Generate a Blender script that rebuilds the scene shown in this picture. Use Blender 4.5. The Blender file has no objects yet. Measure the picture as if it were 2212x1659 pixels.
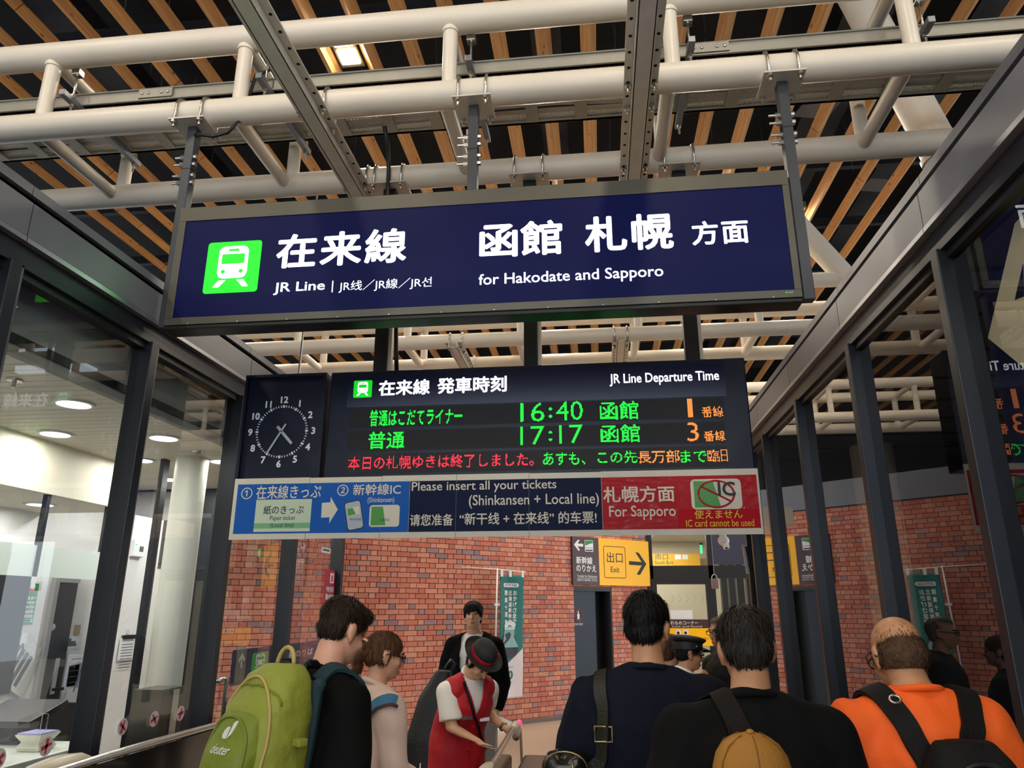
import bpy, bmesh, math, random
import numpy as np
from mathutils import Vector, Matrix, noise

# ------------------------------------------------------------------ camera, world, exposure
SC = bpy.context.scene
COL = SC.collection
F_PX, CXP, CYP, ZC = 1580.0, 1106.0, 829.5, 1.70
PITCH, YAW = math.radians(17.0), math.radians(6.6)
cam_d = bpy.data.cameras.new('camera'); cam = bpy.data.objects.new('camera', cam_d); COL.objects.link(cam)
cam_d.sensor_fit = 'HORIZONTAL'; cam_d.sensor_width = 36.0; cam_d.lens = 36.0 * F_PX / 2212.0
cam_d.clip_start = 0.05; cam_d.clip_end = 200
cam.location = (0, 0, ZC); cam.rotation_euler = (math.pi / 2 + PITCH, 0, YAW)
SC.camera = cam
W = bpy.data.worlds.new('world'); SC.world = W; W.use_nodes = True
W.node_tree.nodes['Background'].inputs[0].default_value = (0.80, 0.90, 1.0, 1)
W.node_tree.nodes['Background'].inputs[1].default_value = 2.5
SC.view_settings.view_transform = 'Standard'; SC.view_settings.look = 'None'
SC.view_settings.exposure = 0.30; SC.view_settings.gamma = 1.0; SC.view_settings.use_curve_mapping = False
CEIL_LAMP_W = 34.0        # each pair of square LED lamps between the slats
OFFICE_LAMP_W = 4.5       # each round downlight of the staffed office
random.seed(7)
CY = SC.cycles
CY.max_bounces = 5; CY.diffuse_bounces = 3; CY.glossy_bounces = 3; CY.transmission_bounces = 2; CY.transparent_max_bounces = 8
CY.caustics_reflective = False; CY.caustics_refractive = False
CY.use_light_tree = False; CY.use_adaptive_sampling = True; CY.adaptive_threshold = .04; CY.sample_clamp_indirect = 4.0

# ------------------------------------------------------------------ geometry helpers
cp, sp, cya, sya = math.cos(PITCH), math.sin(PITCH), math.cos(YAW), math.sin(YAW)
def ray(px, py):
    r = px - CXP; u = CYP - py
    z = u * cp + F_PX * sp; f = F_PX * cp - u * sp
    return Vector((r * cya - f * sya, f * cya + r * sya, z))
CAMP = Vector((0, 0, ZC))
def at_y(px, py, Y): d = ray(px, py); return CAMP + d * (Y / d.y)
def at_x(px, py, X): d = ray(px, py); return CAMP + d * (X / d.x)
def at_z(px, py, Z): d = ray(px, py); return CAMP + d * ((Z - ZC) / d.z)
class Plane:
    """an upright plane in the place: origin O, reading direction U, up V, normal N towards the viewer"""
    def __init__(s, O, U):
        s.O = Vector(O); s.U = Vector(U).normalized(); s.V = Vector((0, 0, 1)); s.N = s.U.cross(s.V)
    def uv(s, px, py):
        d = ray(px, py); t = (s.O - CAMP).dot(s.N) / d.dot(s.N); q = CAMP + d * t - s.O
        return q.dot(s.U), q.dot(s.V)
    def rect(s, L, R, T, B):
        m = (L + R) / 2; c = (T + B) / 2
        return s.uv(L, c)[0], s.uv(R, c)[0], s.uv(m, B)[1], s.uv(m, T)[1]
    def p(s, u, v, n=0.0): return s.O + s.U * u + s.V * v + s.N * n
    def mat(s, n=0.0):
        m = Matrix.Identity(4)
        for i in range(3):
            m[i][0] = s.U[i]; m[i][1] = s.V[i]; m[i][2] = s.N[i]; m[i][3] = s.O[i] + s.N[i] * n
        return m

def lin(h):
    if isinstance(h, str): c = [int(h[i:i + 2], 16) / 255 for i in (0, 2, 4)]
    else: c = [v / 255 for v in h]
    return [(v / 12.92 if v <= .04045 else ((v + .055) / 1.055) ** 2.4) for v in c]

MC = {}
def M(name, col='808080', rough=.5, metal=0., bump=None, var=None, coat=0., emit=0., spec=.5, stretch=None, alpha=None):
    if name in MC: return MC[name]
    m = bpy.data.materials.new(name); m.use_nodes = True; nt = m.node_tree; b = nt.nodes['Principled BSDF']
    c = lin(col) + [1]
    b.inputs['Base Color'].default_value = c; b.inputs['Roughness'].default_value = rough
    b.inputs['Metallic'].default_value = metal; b.inputs['Specular IOR Level'].default_value = spec
    if coat: b.inputs['Coat Weight'].default_value = coat; b.inputs['Coat Roughness'].default_value = .08
    if emit and emit < 5: m.cycles.emission_sampling = 'NONE'
    if emit: b.inputs['Emission Color'].default_value = c; b.inputs['Emission Strength'].default_value = emit
    if bump or var:
        tc = nt.nodes.new('ShaderNodeTexCoord'); src = tc.outputs['Object']
        if stretch:
            mp = nt.nodes.new('ShaderNodeMapping'); mp.inputs['Scale'].default_value = stretch
            nt.links.new(src, mp.inputs[0]); src = mp.outputs[0]
    if var:
        n = nt.nodes.new('ShaderNodeTexNoise'); n.inputs['Scale'].default_value = var[0]; n.inputs['Detail'].default_value = 5
        nt.links.new(src, n.inputs['Vector'])
        r = nt.nodes.new('ShaderNodeValToRGB'); a = var[1]
        r.color_ramp.elements[0].position = .3; r.color_ramp.elements[1].position = .7
        r.color_ramp.elements[0].color = [x * (1 - a) for x in c[:3]] + [1]
        r.color_ramp.elements[1].color = [min(1, x * (1 + a)) for x in c[:3]] + [1]
        nt.links.new(n.outputs[0], r.inputs[0]); nt.links.new(r.outputs[0], b.inputs['Base Color'])
    if bump:
        n = nt.nodes.new('ShaderNodeTexNoise'); n.inputs['Scale'].default_value = bump[0]; n.inputs['Detail'].default_value = 4
        nt.links.new(src, n.inputs['Vector'])
        bp = nt.nodes.new('ShaderNodeBump'); bp.inputs['Strength'].default_value = bump[1]; bp.inputs['Distance'].default_value = .01
        nt.links.new(n.outputs[0], bp.inputs['Height']); nt.links.new(bp.outputs[0], b.inputs['Normal'])
    MC[name] = m; return m

def glass_mat(name, tint=(.93, .97, .96), ior=1.5, boost=1.0):
    if name in MC: return MC[name]
    m = bpy.data.materials.new(name); m.use_nodes = True; nt = m.node_tree; nt.nodes.remove(nt.nodes['Principled BSDF'])
    o = nt.nodes['Material Output']; t = nt.nodes.new('ShaderNodeBsdfTransparent'); t.inputs[0].default_value = (*tint, 1)
    g = nt.nodes.new('ShaderNodeBsdfGlossy'); g.inputs['Roughness'].default_value = 0.0; g.inputs[0].default_value = (1, 1, 1, 1)
    lw = nt.nodes.new('ShaderNodeLayerWeight'); lw.inputs[0].default_value = .5       # reflectance rises towards grazing view, both faces alike
    pw = nt.nodes.new('ShaderNodeMath'); pw.operation = 'POWER'; pw.inputs[1].default_value = 5; nt.links.new(lw.outputs['Facing'], pw.inputs[0])
    f = nt.nodes.new('ShaderNodeMath'); f.operation = 'MULTIPLY_ADD'; f0 = ((ior - 1) / (ior + 1)) ** 2; f.inputs[1].default_value = 1 - f0; f.inputs[2].default_value = f0; nt.links.new(pw.outputs[0], f.inputs[0])
    k = nt.nodes.new('ShaderNodeMath'); k.operation = 'MULTIPLY'; k.inputs[1].default_value = boost; k.use_clamp = True
    x = nt.nodes.new('ShaderNodeMixShader')
    nt.links.new(f.outputs[0], k.inputs[0]); nt.links.new(k.outputs[0], x.inputs[0]); nt.links.new(t.outputs[0], x.inputs[1]); nt.links.new(g.outputs[0], x.inputs[2])
    nt.links.new(x.outputs[0], o.inputs[0]); MC[name] = m; return m

ORG = {}
def tag(o, label=None, cat=None, group=None, kind=None):
    if label: o['label'] = label
    if cat: o['category'] = cat
    if group: o['group'] = group
    if kind: o['kind'] = kind
    return o
def org(o): return ORG.get(o.name, Vector((0, 0, 0)))
def thing(name, label, cat, loc, group=None):
    o = bpy.data.objects.new(name, None); COL.objects.link(o); o.location = loc; o.empty_display_size = .1
    ORG[o.name] = Vector(loc); return tag(o, label, cat, group)

class MB:
    """collects shapes (world coordinates) that become ONE mesh object"""
    def __init__(s): s.v = []; s.f = []; s.m = []; s.cur = 0
    def _add(s, vs, fs):
        k = len(s.v); s.v += [tuple(v) for v in vs]; s.f += [tuple(i + k for i in f) for f in fs]; s.m += [s.cur] * len(fs); return s
    def box(s, x0, x1, y0, y1, z0, z1):
        return s._add([(x, y, z) for x in (x0, x1) for y in (y0, y1) for z in (z0, z1)],
                      [(0, 1, 3, 2), (4, 6, 7, 5), (0, 4, 5, 1), (2, 3, 7, 6), (0, 2, 6, 4), (1, 5, 7, 3)])
    def obox(s, c, ax, ay, az):
        c, ax, ay, az = Vector(c), Vector(ax), Vector(ay), Vector(az)
        return s._add([c + ax * i + ay * j + az * k for i in (-1, 1) for j in (-1, 1) for k in (-1, 1)],
                      [(0, 1, 3, 2), (4, 6, 7, 5), (0, 4, 5, 1), (2, 3, 7, 6), (0, 2, 6, 4), (1, 5, 7, 3)])
    def pbox(s, P, u0, u1, v0, v1, n0, n1):
        return s.obox(P.p((u0 + u1) / 2, (v0 + v1) / 2, (n0 + n1) / 2), P.U * ((u1 - u0) / 2), P.V * ((v1 - v0) / 2), P.N * ((n1 - n0) / 2))
    def tube(s, p0, p1, r, n=16, r1=None, caps=True):
        p0, p1 = Vector(p0), Vector(p1); d = (p1 - p0)
        if d.length < 1e-9: return s
        q = d.normalized().to_track_quat('Z', 'Y'); r1 = r if r1 is None else r1
        a = [2 * math.pi * i / n for i in range(n)]
        vs = [p0 + q @ Vector((r * math.cos(t), r * math.sin(t), 0)) for t in a] + [p1 + q @ Vector((r1 * math.cos(t), r1 * math.sin(t), 0)) for t in a]
        fs = [(i, (i + 1) % n, n + (i + 1) % n, n + i) for i in range(n)]
        if caps: fs += [tuple(range(n))[::-1], tuple(range(n, 2 * n))]
        return s._add(vs, fs)
    def path(s, pts, r, n=8, closed=False):
        pts = [Vector(p) for p in pts]; rings = []; k = len(pts); up = None
        for i, p in enumerate(pts):
            a = pts[i - 1] if (i or closed) else p; b = pts[(i + 1) % k] if (i < k - 1 or closed) else p
            d = (b - a).normalized()
            if up is None: up = d.orthogonal().normalized()
            up = (up - d * up.dot(d)).normalized(); w = d.cross(up)
            rr = r[i] if isinstance(r, (list, tuple)) else r
            rings.append([p + (up * math.cos(2 * math.pi * j / n) + w * math.sin(2 * math.pi * j / n)) * rr for j in range(n)])
        vs = [v for q in rings for v in q]; fs = []
        for i in range(k if closed else k - 1):
            for j in range(n): fs.append((i * n + j, i * n + (j + 1) % n, ((i + 1) % k) * n + (j + 1) % n, ((i + 1) % k) * n + j))
        if not closed: fs += [tuple(range(n))[::-1], tuple(range((k - 1) * n, k * n))]
        return s._add(vs, fs)
    def ribbon(s, pts, nrm, w, t):
        """flat strap: pts centre line, nrm outward normals, width w, thickness t"""
        pts = [Vector(p) for p in pts]; k = len(pts); vs = []
        for i, p in enumerate(pts):
            d = (pts[min(i + 1, k - 1)] - pts[max(i - 1, 0)]).normalized(); n = Vector(nrm[i]).normalized(); sd = d.cross(n).normalized()
            n = sd.cross(d).normalized(); ww = w[i] if isinstance(w, (list, tuple)) else w
            vs += [p + sd * ww / 2, p + sd * ww / 2 + n * t, p - sd * ww / 2 + n * t, p - sd * ww / 2]
        fs = []
        for i in range(k - 1):
            for j in range(4): fs.append((i * 4 + j, i * 4 + (j + 1) % 4, i * 4 + 4 + (j + 1) % 4, i * 4 + 4 + j))
        fs += [(3, 2, 1, 0), tuple(range((k - 1) * 4, k * 4))]
        return s._add(vs, fs)
    def prism(s, poly, mat4, d0, d1):
        """2-D outline (counter-clockwise) in the plane of mat4, from depth d0 to d1"""
        n = len(poly); vs = [mat4 @ Vector((x, y, d0)) for x, y in poly] + [mat4 @ Vector((x, y, d1)) for x, y in poly]
        return s._add(vs, [tuple(range(n))[::-1], tuple(range(n, 2 * n))] + [(i, (i + 1) % n, n + (i + 1) % n, n + i) for i in range(n)])
    def ell(s, c, r, rot=None, nu=20, nv=12):
        c = Vector(c); vs = []; fs = []
        for i in range(nv + 1):
            ph = math.pi * i / nv
            for j in range(nu):
                th = 2 * math.pi * j / nu
                v = Vector((r[0] * math.sin(ph) * math.cos(th), r[1] * math.sin(ph) * math.sin(th), r[2] * math.cos(ph)))
                vs.append(c + (rot @ v if rot else v))
        for i in range(nv):
            for j in range(nu):
                a, b2, c2, d2 = i * nu + j, (i + 1) * nu + j, (i + 1) * nu + (j + 1) % nu, i * nu + (j + 1) % nu
                fs.append((a, b2, c2) if i == nv - 1 else ((a, b2, c2, d2) if i else (a, b2, c2)))
        return s._add(vs, fs)
    def lathe(s, c, prof, n=24, rot=None, sx=1., sy=1.):
        c = Vector(c); vs = []
        for r, z in prof:
            for j in range(n):
                v = Vector((r * sx * math.cos(2 * math.pi * j / n), r * sy * math.sin(2 * math.pi * j / n), z)); vs.append(c + (rot @ v if rot else v))
        k = len(prof); fs = [(i * n + j, i * n + (j + 1) % n, (i + 1) * n + (j + 1) % n, (i + 1) * n + j) for i in range(k - 1) for j in range(n)]
        fs += [tuple(range(n))[::-1], tuple(range((k - 1) * n, k * n))]
        return s._add(vs, fs)
    def ring(s, c, prof, n=24, rot=None, sx=1., sy=1.):
        """closed profile turned round an axis (a hoop, open in the middle)"""
        c = Vector(c); k = len(prof); vs = []
        for r, z in prof:
            for j in range(n):
                v = Vector((r * sx * math.cos(2 * math.pi * j / n), r * sy * math.sin(2 * math.pi * j / n), z)); vs.append(c + (rot @ v if rot else v))
        return s._add(vs, [(i * n + j, i * n + (j + 1) % n, ((i + 1) % k) * n + (j + 1) % n, ((i + 1) % k) * n + j) for i in range(k) for j in range(n)])
    def build(s, name, mat, parent=None, smooth=False, bevel=0., kind=None, origin=None):
        return mk(name, s.v, s.f, mat, parent, smooth, bevel, kind, origin, s.m)

def mk(name, v, f, mat, parent=None, smooth=False, bevel=0., kind=None, origin=None, fm=None):
    me = bpy.data.meshes.new(name)
    A = np.array([tuple(x) for x in v], dtype=float).reshape(-1, 3)
    if parent is not None: o3 = org(parent)
    elif origin is not None: o3 = Vector(origin)
    else: o3 = Vector(((A[:, 0].min() + A[:, 0].max()) / 2, (A[:, 1].min() + A[:, 1].max()) / 2, A[:, 2].min()))
    me.from_pydata((A - np.array(o3)).tolist(), [], f)
    mats = mat if isinstance(mat, (list, tuple)) else [mat]
    for m in mats: me.materials.append(m)
    if fm and len(mats) > 1: me.polygons.foreach_set('material_index', fm)
    if smooth: me.polygons.foreach_set('use_smooth', [True] * len(me.polygons))
    me.update()
    o = bpy.data.objects.new(name, me); COL.objects.link(o)
    if parent is not None: o.parent = parent
    else: o.location = o3
    ORG[o.name] = o3
    if smooth == 'auto':
        md = o.modifiers.new('split', 'EDGE_SPLIT'); md.split_angle = math.radians(40)
    if bevel:
        md = o.modifiers.new('bevel', 'BEVEL'); md.width = bevel; md.segments = 2; md.limit_method = 'ANGLE'; md.angle_limit = math.radians(50)
    if kind: o['kind'] = kind
    return o

TS = bpy.data.scenes.new('scratch')      # scratch scene for evaluating curves and modifiers; removed at the end
def eval_mesh(o):
    """o is linked to the scratch scene only"""
    with bpy.context.temp_override(scene=TS, view_layer=TS.view_layers[0]):
        dg = bpy.context.evaluated_depsgraph_get(); dg.update()
        return bpy.data.meshes.new_from_object(o.evaluated_get(dg))

TXT = {}
def text_geo(body, bold=0., spacing=1.0):
    """outline of a line of lettering, scaled to the unit square; bold = stroke thickening in em"""
    k = (body, bold, spacing)
    if k in TXT: return TXT[k]
    c = bpy.data.curves.new('lettering', 'FONT'); c.body = body; c.size = 1.0; c.resolution_u = 3; c.space_character = spacing
    o = bpy.data.objects.new('lettering', c); TS.collection.objects.link(o)
    me = eval_mesh(o); v = np.array([x.co[:2] for x in me.vertices]); f = [tuple(p.vertices) for p in me.polygons]
    bpy.data.objects.remove(o); bpy.data.curves.remove(c); bpy.data.meshes.remove(me)
    off = [(0, 0)] + ([(bold * math.cos(t), bold * math.sin(t)) for t in [math.pi / 4 * i for i in range(8)]] if bold else [])
    n = len(v); V = []; F = []; Z = []
    for i, d in enumerate(off):
        V.append(v + np.array(d)); F += [tuple(q + i * n for q in p) for p in f]; Z += [i * .00012] * n
    V = np.concatenate(V); mn, mx = V.min(0), V.max(0); V = (V - mn) / (mx - mn)
    TXT[k] = (V, F, (mx - mn), Z); return TXT[k]
def text_fit(name, body, P, r, mat, parent, n=.002, bold=0., spacing=1.0, shear=0.):
    """flat print: lettering scaled into the rectangle r = (u0, u1, v0, v1) of plane P"""
    v, f, sz, Z = text_geo(body, bold, spacing)
    u0, u1, v0, v1 = r
    W3 = [P.p(u0 + (u1 - u0) * a + shear * b, v0 + (v1 - v0) * b, n + z) for (a, b), z in zip(v, Z)]
    if ' ' not in body: return mk(name, W3, f, mat, parent)
    iv = sorted((min(v[i][0] for i in q) * sz[0], max(v[i][0] for i in q) * sz[0], q) for q in f); words = [[]]; end = None      # one object for each word
    for a, b, q in iv:
        if end is not None and a > end + .13: words.append([])
        words[-1].append(q); end = b if end is None else max(end, b)
    for wd in words:
        ids = sorted({i for q in wd for i in q}); mp = {i: j for j, i in enumerate(ids)}
        o = mk(name, [W3[i] for i in ids], [tuple(mp[i] for i in q) for q in wd], mat, parent)
    return o
def text_px(name, body, P, L, R, T, B, mat, parent, **k): return text_fit(name, body, P, P.rect(L, R, T, B), mat, parent, **k)

def rrect(u0, u1, v0, v1, r, n=6):
    pts = []
    for cx, cy, a0 in ((u1 - r, v0 + r, -90), (u1 - r, v1 - r, 0), (u0 + r, v1 - r, 90), (u0 + r, v0 + r, 180)):
        for i in range(n + 1):
            a = math.radians(a0 + 90 * i / n); pts.append((cx + r * math.cos(a), cy + r * math.sin(a)))
    return pts
def circ(cx, cy, r, n=32, ry=None): return [(cx + r * math.cos(2 * math.pi * i / n), cy + (ry or r) * math.sin(2 * math.pi * i / n)) for i in range(n)]
def flat(name, poly, P, mat, parent, n0=.0, n1=.002, **k): return MB().prism(poly, P.mat(), n0, n1).build(name, mat, parent, **k)
def quad(name, P, u0, u1, v0, v1, mat, parent=None, n0=0., n1=.002, **k): return MB().pbox(P, u0, u1, v0, v1, n0, n1).build(name, mat, parent, **k)

def copy_tree(o, parent=None, loc=None):
    c = o.copy(); COL.objects.link(c); ORG[c.name] = org(o).copy()
    if parent is not None: c.parent = parent; c.matrix_parent_inverse = o.matrix_parent_inverse
    if loc is not None: c.location = loc
    for ch in o.children: copy_tree(ch, c)
    return c
# ------------------------------------------------------------------ materials
m_white_steel = M('ivory_painted_steel', 'E4D9C8', .38, bump=(9, .02), var=(2.5, .03))
m_galv = M('galvanised_steel', 'A9A9A6', .38, .75, var=(30, .12))
m_chan = M('slotted_channel_steel', 'CBC5B8', .42, .12, var=(12, .06))
m_zinc = M('zinc_bolt', 'C9C6BE', .25, .95)
m_darksteel = M('dark_grey_post', '3C4046', .4, .35, var=(8, .06))
m_black = M('black_steel', '17181B', .4, .2)
m_frame = M('charcoal_window_frame', '24262C', .38, .35, var=(4, .06))
m_fascia = M('graphite_fascia_panel', '77777E', .42, .25, var=(3, .05), bump=(60, .02))
m_trim = M('silver_trim', 'A8A8AE', .3, .8)
m_tray = M('tray_steel', '9C978A', .5, .3, var=(6, .06))
m_strut = M('bracket_steel', '7E8288', .4, .6)
m_cable = M('black_cable', '0C0C0D', .45)
m_deck = M('black_roof_deck', '121216', .8, var=(2, .35))
m_duct = M('dark_ceiling_services', '33333A', .55, .3, var=(3, .25))
m_duct2 = M('grey_perforated_plate', '6C6C72', .5, .4)
m_whitewall = M('white_office_wall', 'E9E6E6', .6, var=(1.5, .02), bump=(80, .03))
m_cream = M('cream_bulkhead', 'EFEAD8', .55, var=(1.2, .015))
m_glassL = glass_mat('clear_wall_glass', (.90, .95, .94), 1.5, 1.7)
m_glassR = glass_mat('tinted_wall_glass', (.70, .72, .78), 1.5, 1.7)
m_silver = M('brushed_silver', 'C4C4C2', .25, .9)

def wood_mat():
    m = bpy.data.materials.new('larch_timber'); m.use_nodes = True; nt = m.node_tree; b = nt.nodes['Principled BSDF']; b.inputs['Roughness'].default_value = .6
    tc = nt.nodes.new('ShaderNodeTexCoord'); oi = nt.nodes.new('ShaderNodeObjectInfo')
    ad = nt.nodes.new('ShaderNodeVectorMath'); ad.operation = 'ADD'; ml = nt.nodes.new('ShaderNodeMath'); ml.operation = 'MULTIPLY'; ml.inputs[1].default_value = 37
    nt.links.new(oi.outputs['Random'], ml.inputs[0]); nt.links.new(tc.outputs['Object'], ad.inputs[0]); nt.links.new(ml.outputs[0], ad.inputs[1])
    mp = nt.nodes.new('ShaderNodeMapping'); mp.inputs['Scale'].default_value = (26, .9, 26); nt.links.new(ad.outputs[0], mp.inputs[0])
    n = nt.nodes.new('ShaderNodeTexNoise'); n.inputs['Scale'].default_value = 1.6; n.inputs['Detail'].default_value = 6; nt.links.new(mp.outputs[0], n.inputs['Vector'])
    r = nt.nodes.new('ShaderNodeValToRGB'); e = r.color_ramp.elements
    e[0].position = .25; e[0].color = lin('B87638') + [1]; e[1].position = .75; e[1].color = lin('E0A766') + [1]
    nt.links.new(n.outputs[0], r.inputs[0])
    mp2 = nt.nodes.new('ShaderNodeMapping'); mp2.inputs['Scale'].default_value = (9, 3.2, 9); nt.links.new(ad.outputs[0], mp2.inputs[0])
    vo = nt.nodes.new('ShaderNodeTexVoronoi'); vo.inputs['Scale'].default_value = 1.3; nt.links.new(mp2.outputs[0], vo.inputs['Vector'])
    r2 = nt.nodes.new('ShaderNodeValToRGB'); e = r2.color_ramp.elements; e[0].position = .06; e[0].color = (.25, .12, .06, 1); e[1].position = .16; e[1].color = (1, 1, 1, 1)
    nt.links.new(vo.outputs['Distance'], r2.inputs[0])
    mx = nt.nodes.new('ShaderNodeMixRGB'); mx.blend_type = 'MULTIPLY'; mx.inputs[0].default_value = .9
    nt.links.new(r.outputs[0], mx.inputs[1]); nt.links.new(r2.outputs[0], mx.inputs[2])
    hs = nt.nodes.new('ShaderNodeHueSaturation'); mr = nt.nodes.new('ShaderNodeMapRange'); mr.inputs['To Min'].default_value = .82; mr.inputs['To Max'].default_value = 1.12
    nt.links.new(oi.outputs['Random'], mr.inputs[0]); nt.links.new(mr.outputs[0], hs.inputs['Value']); nt.links.new(mx.outputs[0], hs.inputs['Color'])
    nt.links.new(hs.outputs[0], b.inputs['Base Color']); return m
m_wood = wood_mat()

def perf_mat(name, col, pitch, thr, rough=.5, metal=.3):
    """sheet metal pierced by a fine hexagonal pattern of holes (too fine to model singly)"""
    m = bpy.data.materials.new(name); m.use_nodes = True; nt = m.node_tree; b = nt.nodes['Principled BSDF']; o = nt.nodes['Material Output']
    b.inputs['Base Color'].default_value = lin(col) + [1]; b.inputs['Roughness'].default_value = rough; b.inputs['Metallic'].default_value = metal
    tc = nt.nodes.new('ShaderNodeTexCoord'); k = 2 * math.pi / pitch; acc = None
    for dx, dy in ((1, 0), (.5, .866), (.5, -.866)):
        d = nt.nodes.new('ShaderNodeVectorMath'); d.operation = 'DOT_PRODUCT'; d.inputs[1].default_value = (k * dx, k * dy, 0); nt.links.new(tc.outputs['Object'], d.inputs[0])
        c = nt.nodes.new('ShaderNodeMath'); c.operation = 'COSINE'; nt.links.new(d.outputs['Value'], c.inputs[0])
        if acc is None: acc = c
        else:
            a = nt.nodes.new('ShaderNodeMath'); a.operation = 'ADD'; nt.links.new(acc.outputs[0], a.inputs[0]); nt.links.new(c.outputs[0], a.inputs[1]); acc = a
    g = nt.nodes.new('ShaderNodeMath'); g.operation = 'GREATER_THAN'; g.inputs[1].default_value = thr; nt.links.new(acc.outputs[0], g.inputs[0])
    t = nt.nodes.new('ShaderNodeBsdfTransparent'); x = nt.nodes.new('ShaderNodeMixShader')
    nt.links.new(g.outputs[0], x.inputs[0]); nt.links.new(b.outputs[0], x.inputs[1]); nt.links.new(t.outputs[0], x.inputs[2]); nt.links.new(x.outputs[0], o.inputs[0])
    return m
m_perf = perf_mat('perforated_tray_sheet', 'B8B2A4', .0125, 1.2)

XL, XR = -2.70, 1.58
ZT, ZF = 3.392, 3.60           # trim line, top of the fascia
# ------------------------------------------------------------------ floor
m_floor = M('beige_floor_tile', 'B9A894', .32, var=(.8, .05))
fl = MB().box(-16, 14, -9, 26, -.12, 0).build('floor', m_floor); tag(fl, 'pale beige polished floor of the concourse', 'floor', kind='structure')
m_tact = M('yellow_tactile_paving', 'D9B23C', .6, bump=(90, .3))
for i in range(8):
    MB().box(-3.2 + i * .30, -3.2 + i * .30 + .296, 9.3, 9.6, 0, .006).build('tactile_tile', m_tact, fl)

# ------------------------------------------------------------------ roof: black deck, services, diamond-set timber slats
SLZ = 7.2
deck = MB().box(-16, 6.45, -9, 26, 9.0, 9.2).build('ceiling', m_deck); tag(deck, 'black roof deck above the timber slats', 'ceiling', kind='structure')
a = .112 / math.sqrt(2); SP = .457; X0 = -4.50
LEN = 3.93
vs = []
for y in (-LEN / 2 + .006, LEN / 2 - .006): vs += [(0, y, 0), (a * 1.02, y, a), (0, y, 2 * a), (-a * 1.02, y, a)]
slat_me = bpy.data.meshes.new('timber_slat'); slat_me.from_pydata(vs, [], [(0, 1, 5, 4), (1, 2, 6, 5), (2, 3, 7, 6), (3, 0, 4, 7), (3, 2, 1, 0), (4, 5, 6, 7)]); slat_me.materials.append(m_wood)
do = org(deck)
for i in range(-13, 23):
    x = X0 + i * SP; off = (i * 1.37) % LEN
    y = -5.5 - off
    while y < 20:
        if y + LEN > -4:
            o = bpy.data.objects.new('timber_slat', slat_me); COL.objects.link(o); o.parent = deck; o.location = Vector((x, y + LEN / 2, SLZ)) - do
        y += LEN
# dark services between deck and slats
for k in range(9):
    y = 2.6 + k * 1.75
    mb = MB().box(-12, 6.3, y, y + .09, 7.75, 7.9); mb.build('roof_purlin', m_duct, deck)
for k, (x, w, zz) in enumerate([(-6.2, .5, 8.1), (-.6, .36, 8.2), (2.9, .55, 8.0), (4.4, .3, 8.1)]):
    MB().box(x, x + w, -6, 20, zz, zz + .35).build('air_duct', m_duct, deck)
for k in range(10):
    x = 2.2 + (k % 4) * .7; y = 7.2 + k * .95
    MB().obox((x, y, 7.68), (.22, .05, 0), (-.04, .16, 0), (0, 0, .008)).build('service_plate', m_duct2, deck)
for k in range(46):
    x = random.uniform(-6, 5); y = random.uniform(3, 13)
    MB().tube((x, y, 7.36), (x + random.uniform(-.1, .1), y, 8.9), .005, 5).build('hanger_wire', m_strut, deck)

# LED lamps between the slats
m_led = M('warm_led_panel', 'FFF0CC', .4, emit=22)
m_lamp_body = M('lamp_housing', '8A8062', .5, .3)
def ceiling_lamp(x, y, label, group):
    t = thing('ceiling_lamp', label, 'ceiling lamp', (x, y, SLZ + .03), group)
    MB().box(x - .13, x + .13, y - .29, y + .29, SLZ + .06, SLZ + .16).build('housing', m_lamp_body, t, bevel=.006)
    for s in (-1, 1): MB().box(x - .095, x + .095, y + s * .13 - .1, y + s * .13 + .1, SLZ + .045, SLZ + .06).build('led_panel', m_led, t)
    L = bpy.data.lights.new('lamp_light', 'AREA'); L.shape = 'RECTANGLE'; L.size = .2; L.size_y = .46; L.energy = CEIL_LAMP_W; L.color = (1.0, .89, .74)
    lo = bpy.data.objects.new('lamp_light', L); COL.objects.link(lo); lo.parent = t; lo.location = (0, 0, .012)
    return t
lamp_xs = [X0 + SP * (k + .5) for k in (-2, 4, 11, 18)]
ceiling_lamp(lamp_xs[1], 6.0, 'lit pair of square lamps between the timber slats above the sign', None)
hid = [(x, y) for y in (-5.2, -1.9, 1.4) for x in lamp_xs] + [(X0 + SP * (k + .5), y) for y in (9.3, 11.0, 12.7) for k in (-3, 3, 8, 13)]  # rear rows are unseen, added behind the sign to brighten the bricks
pg_ = at_z(1712, 478, SLZ); hid.append((X0 + SP * (round((pg_.x - X0) / SP - .5) + .5), pg_.y))
for x, y in hid: ceiling_lamp(x, y, 'pair of square lamps out of view between the timber slats, rear rows added to brighten the bricks', 'further lamps between the slats')

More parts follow.
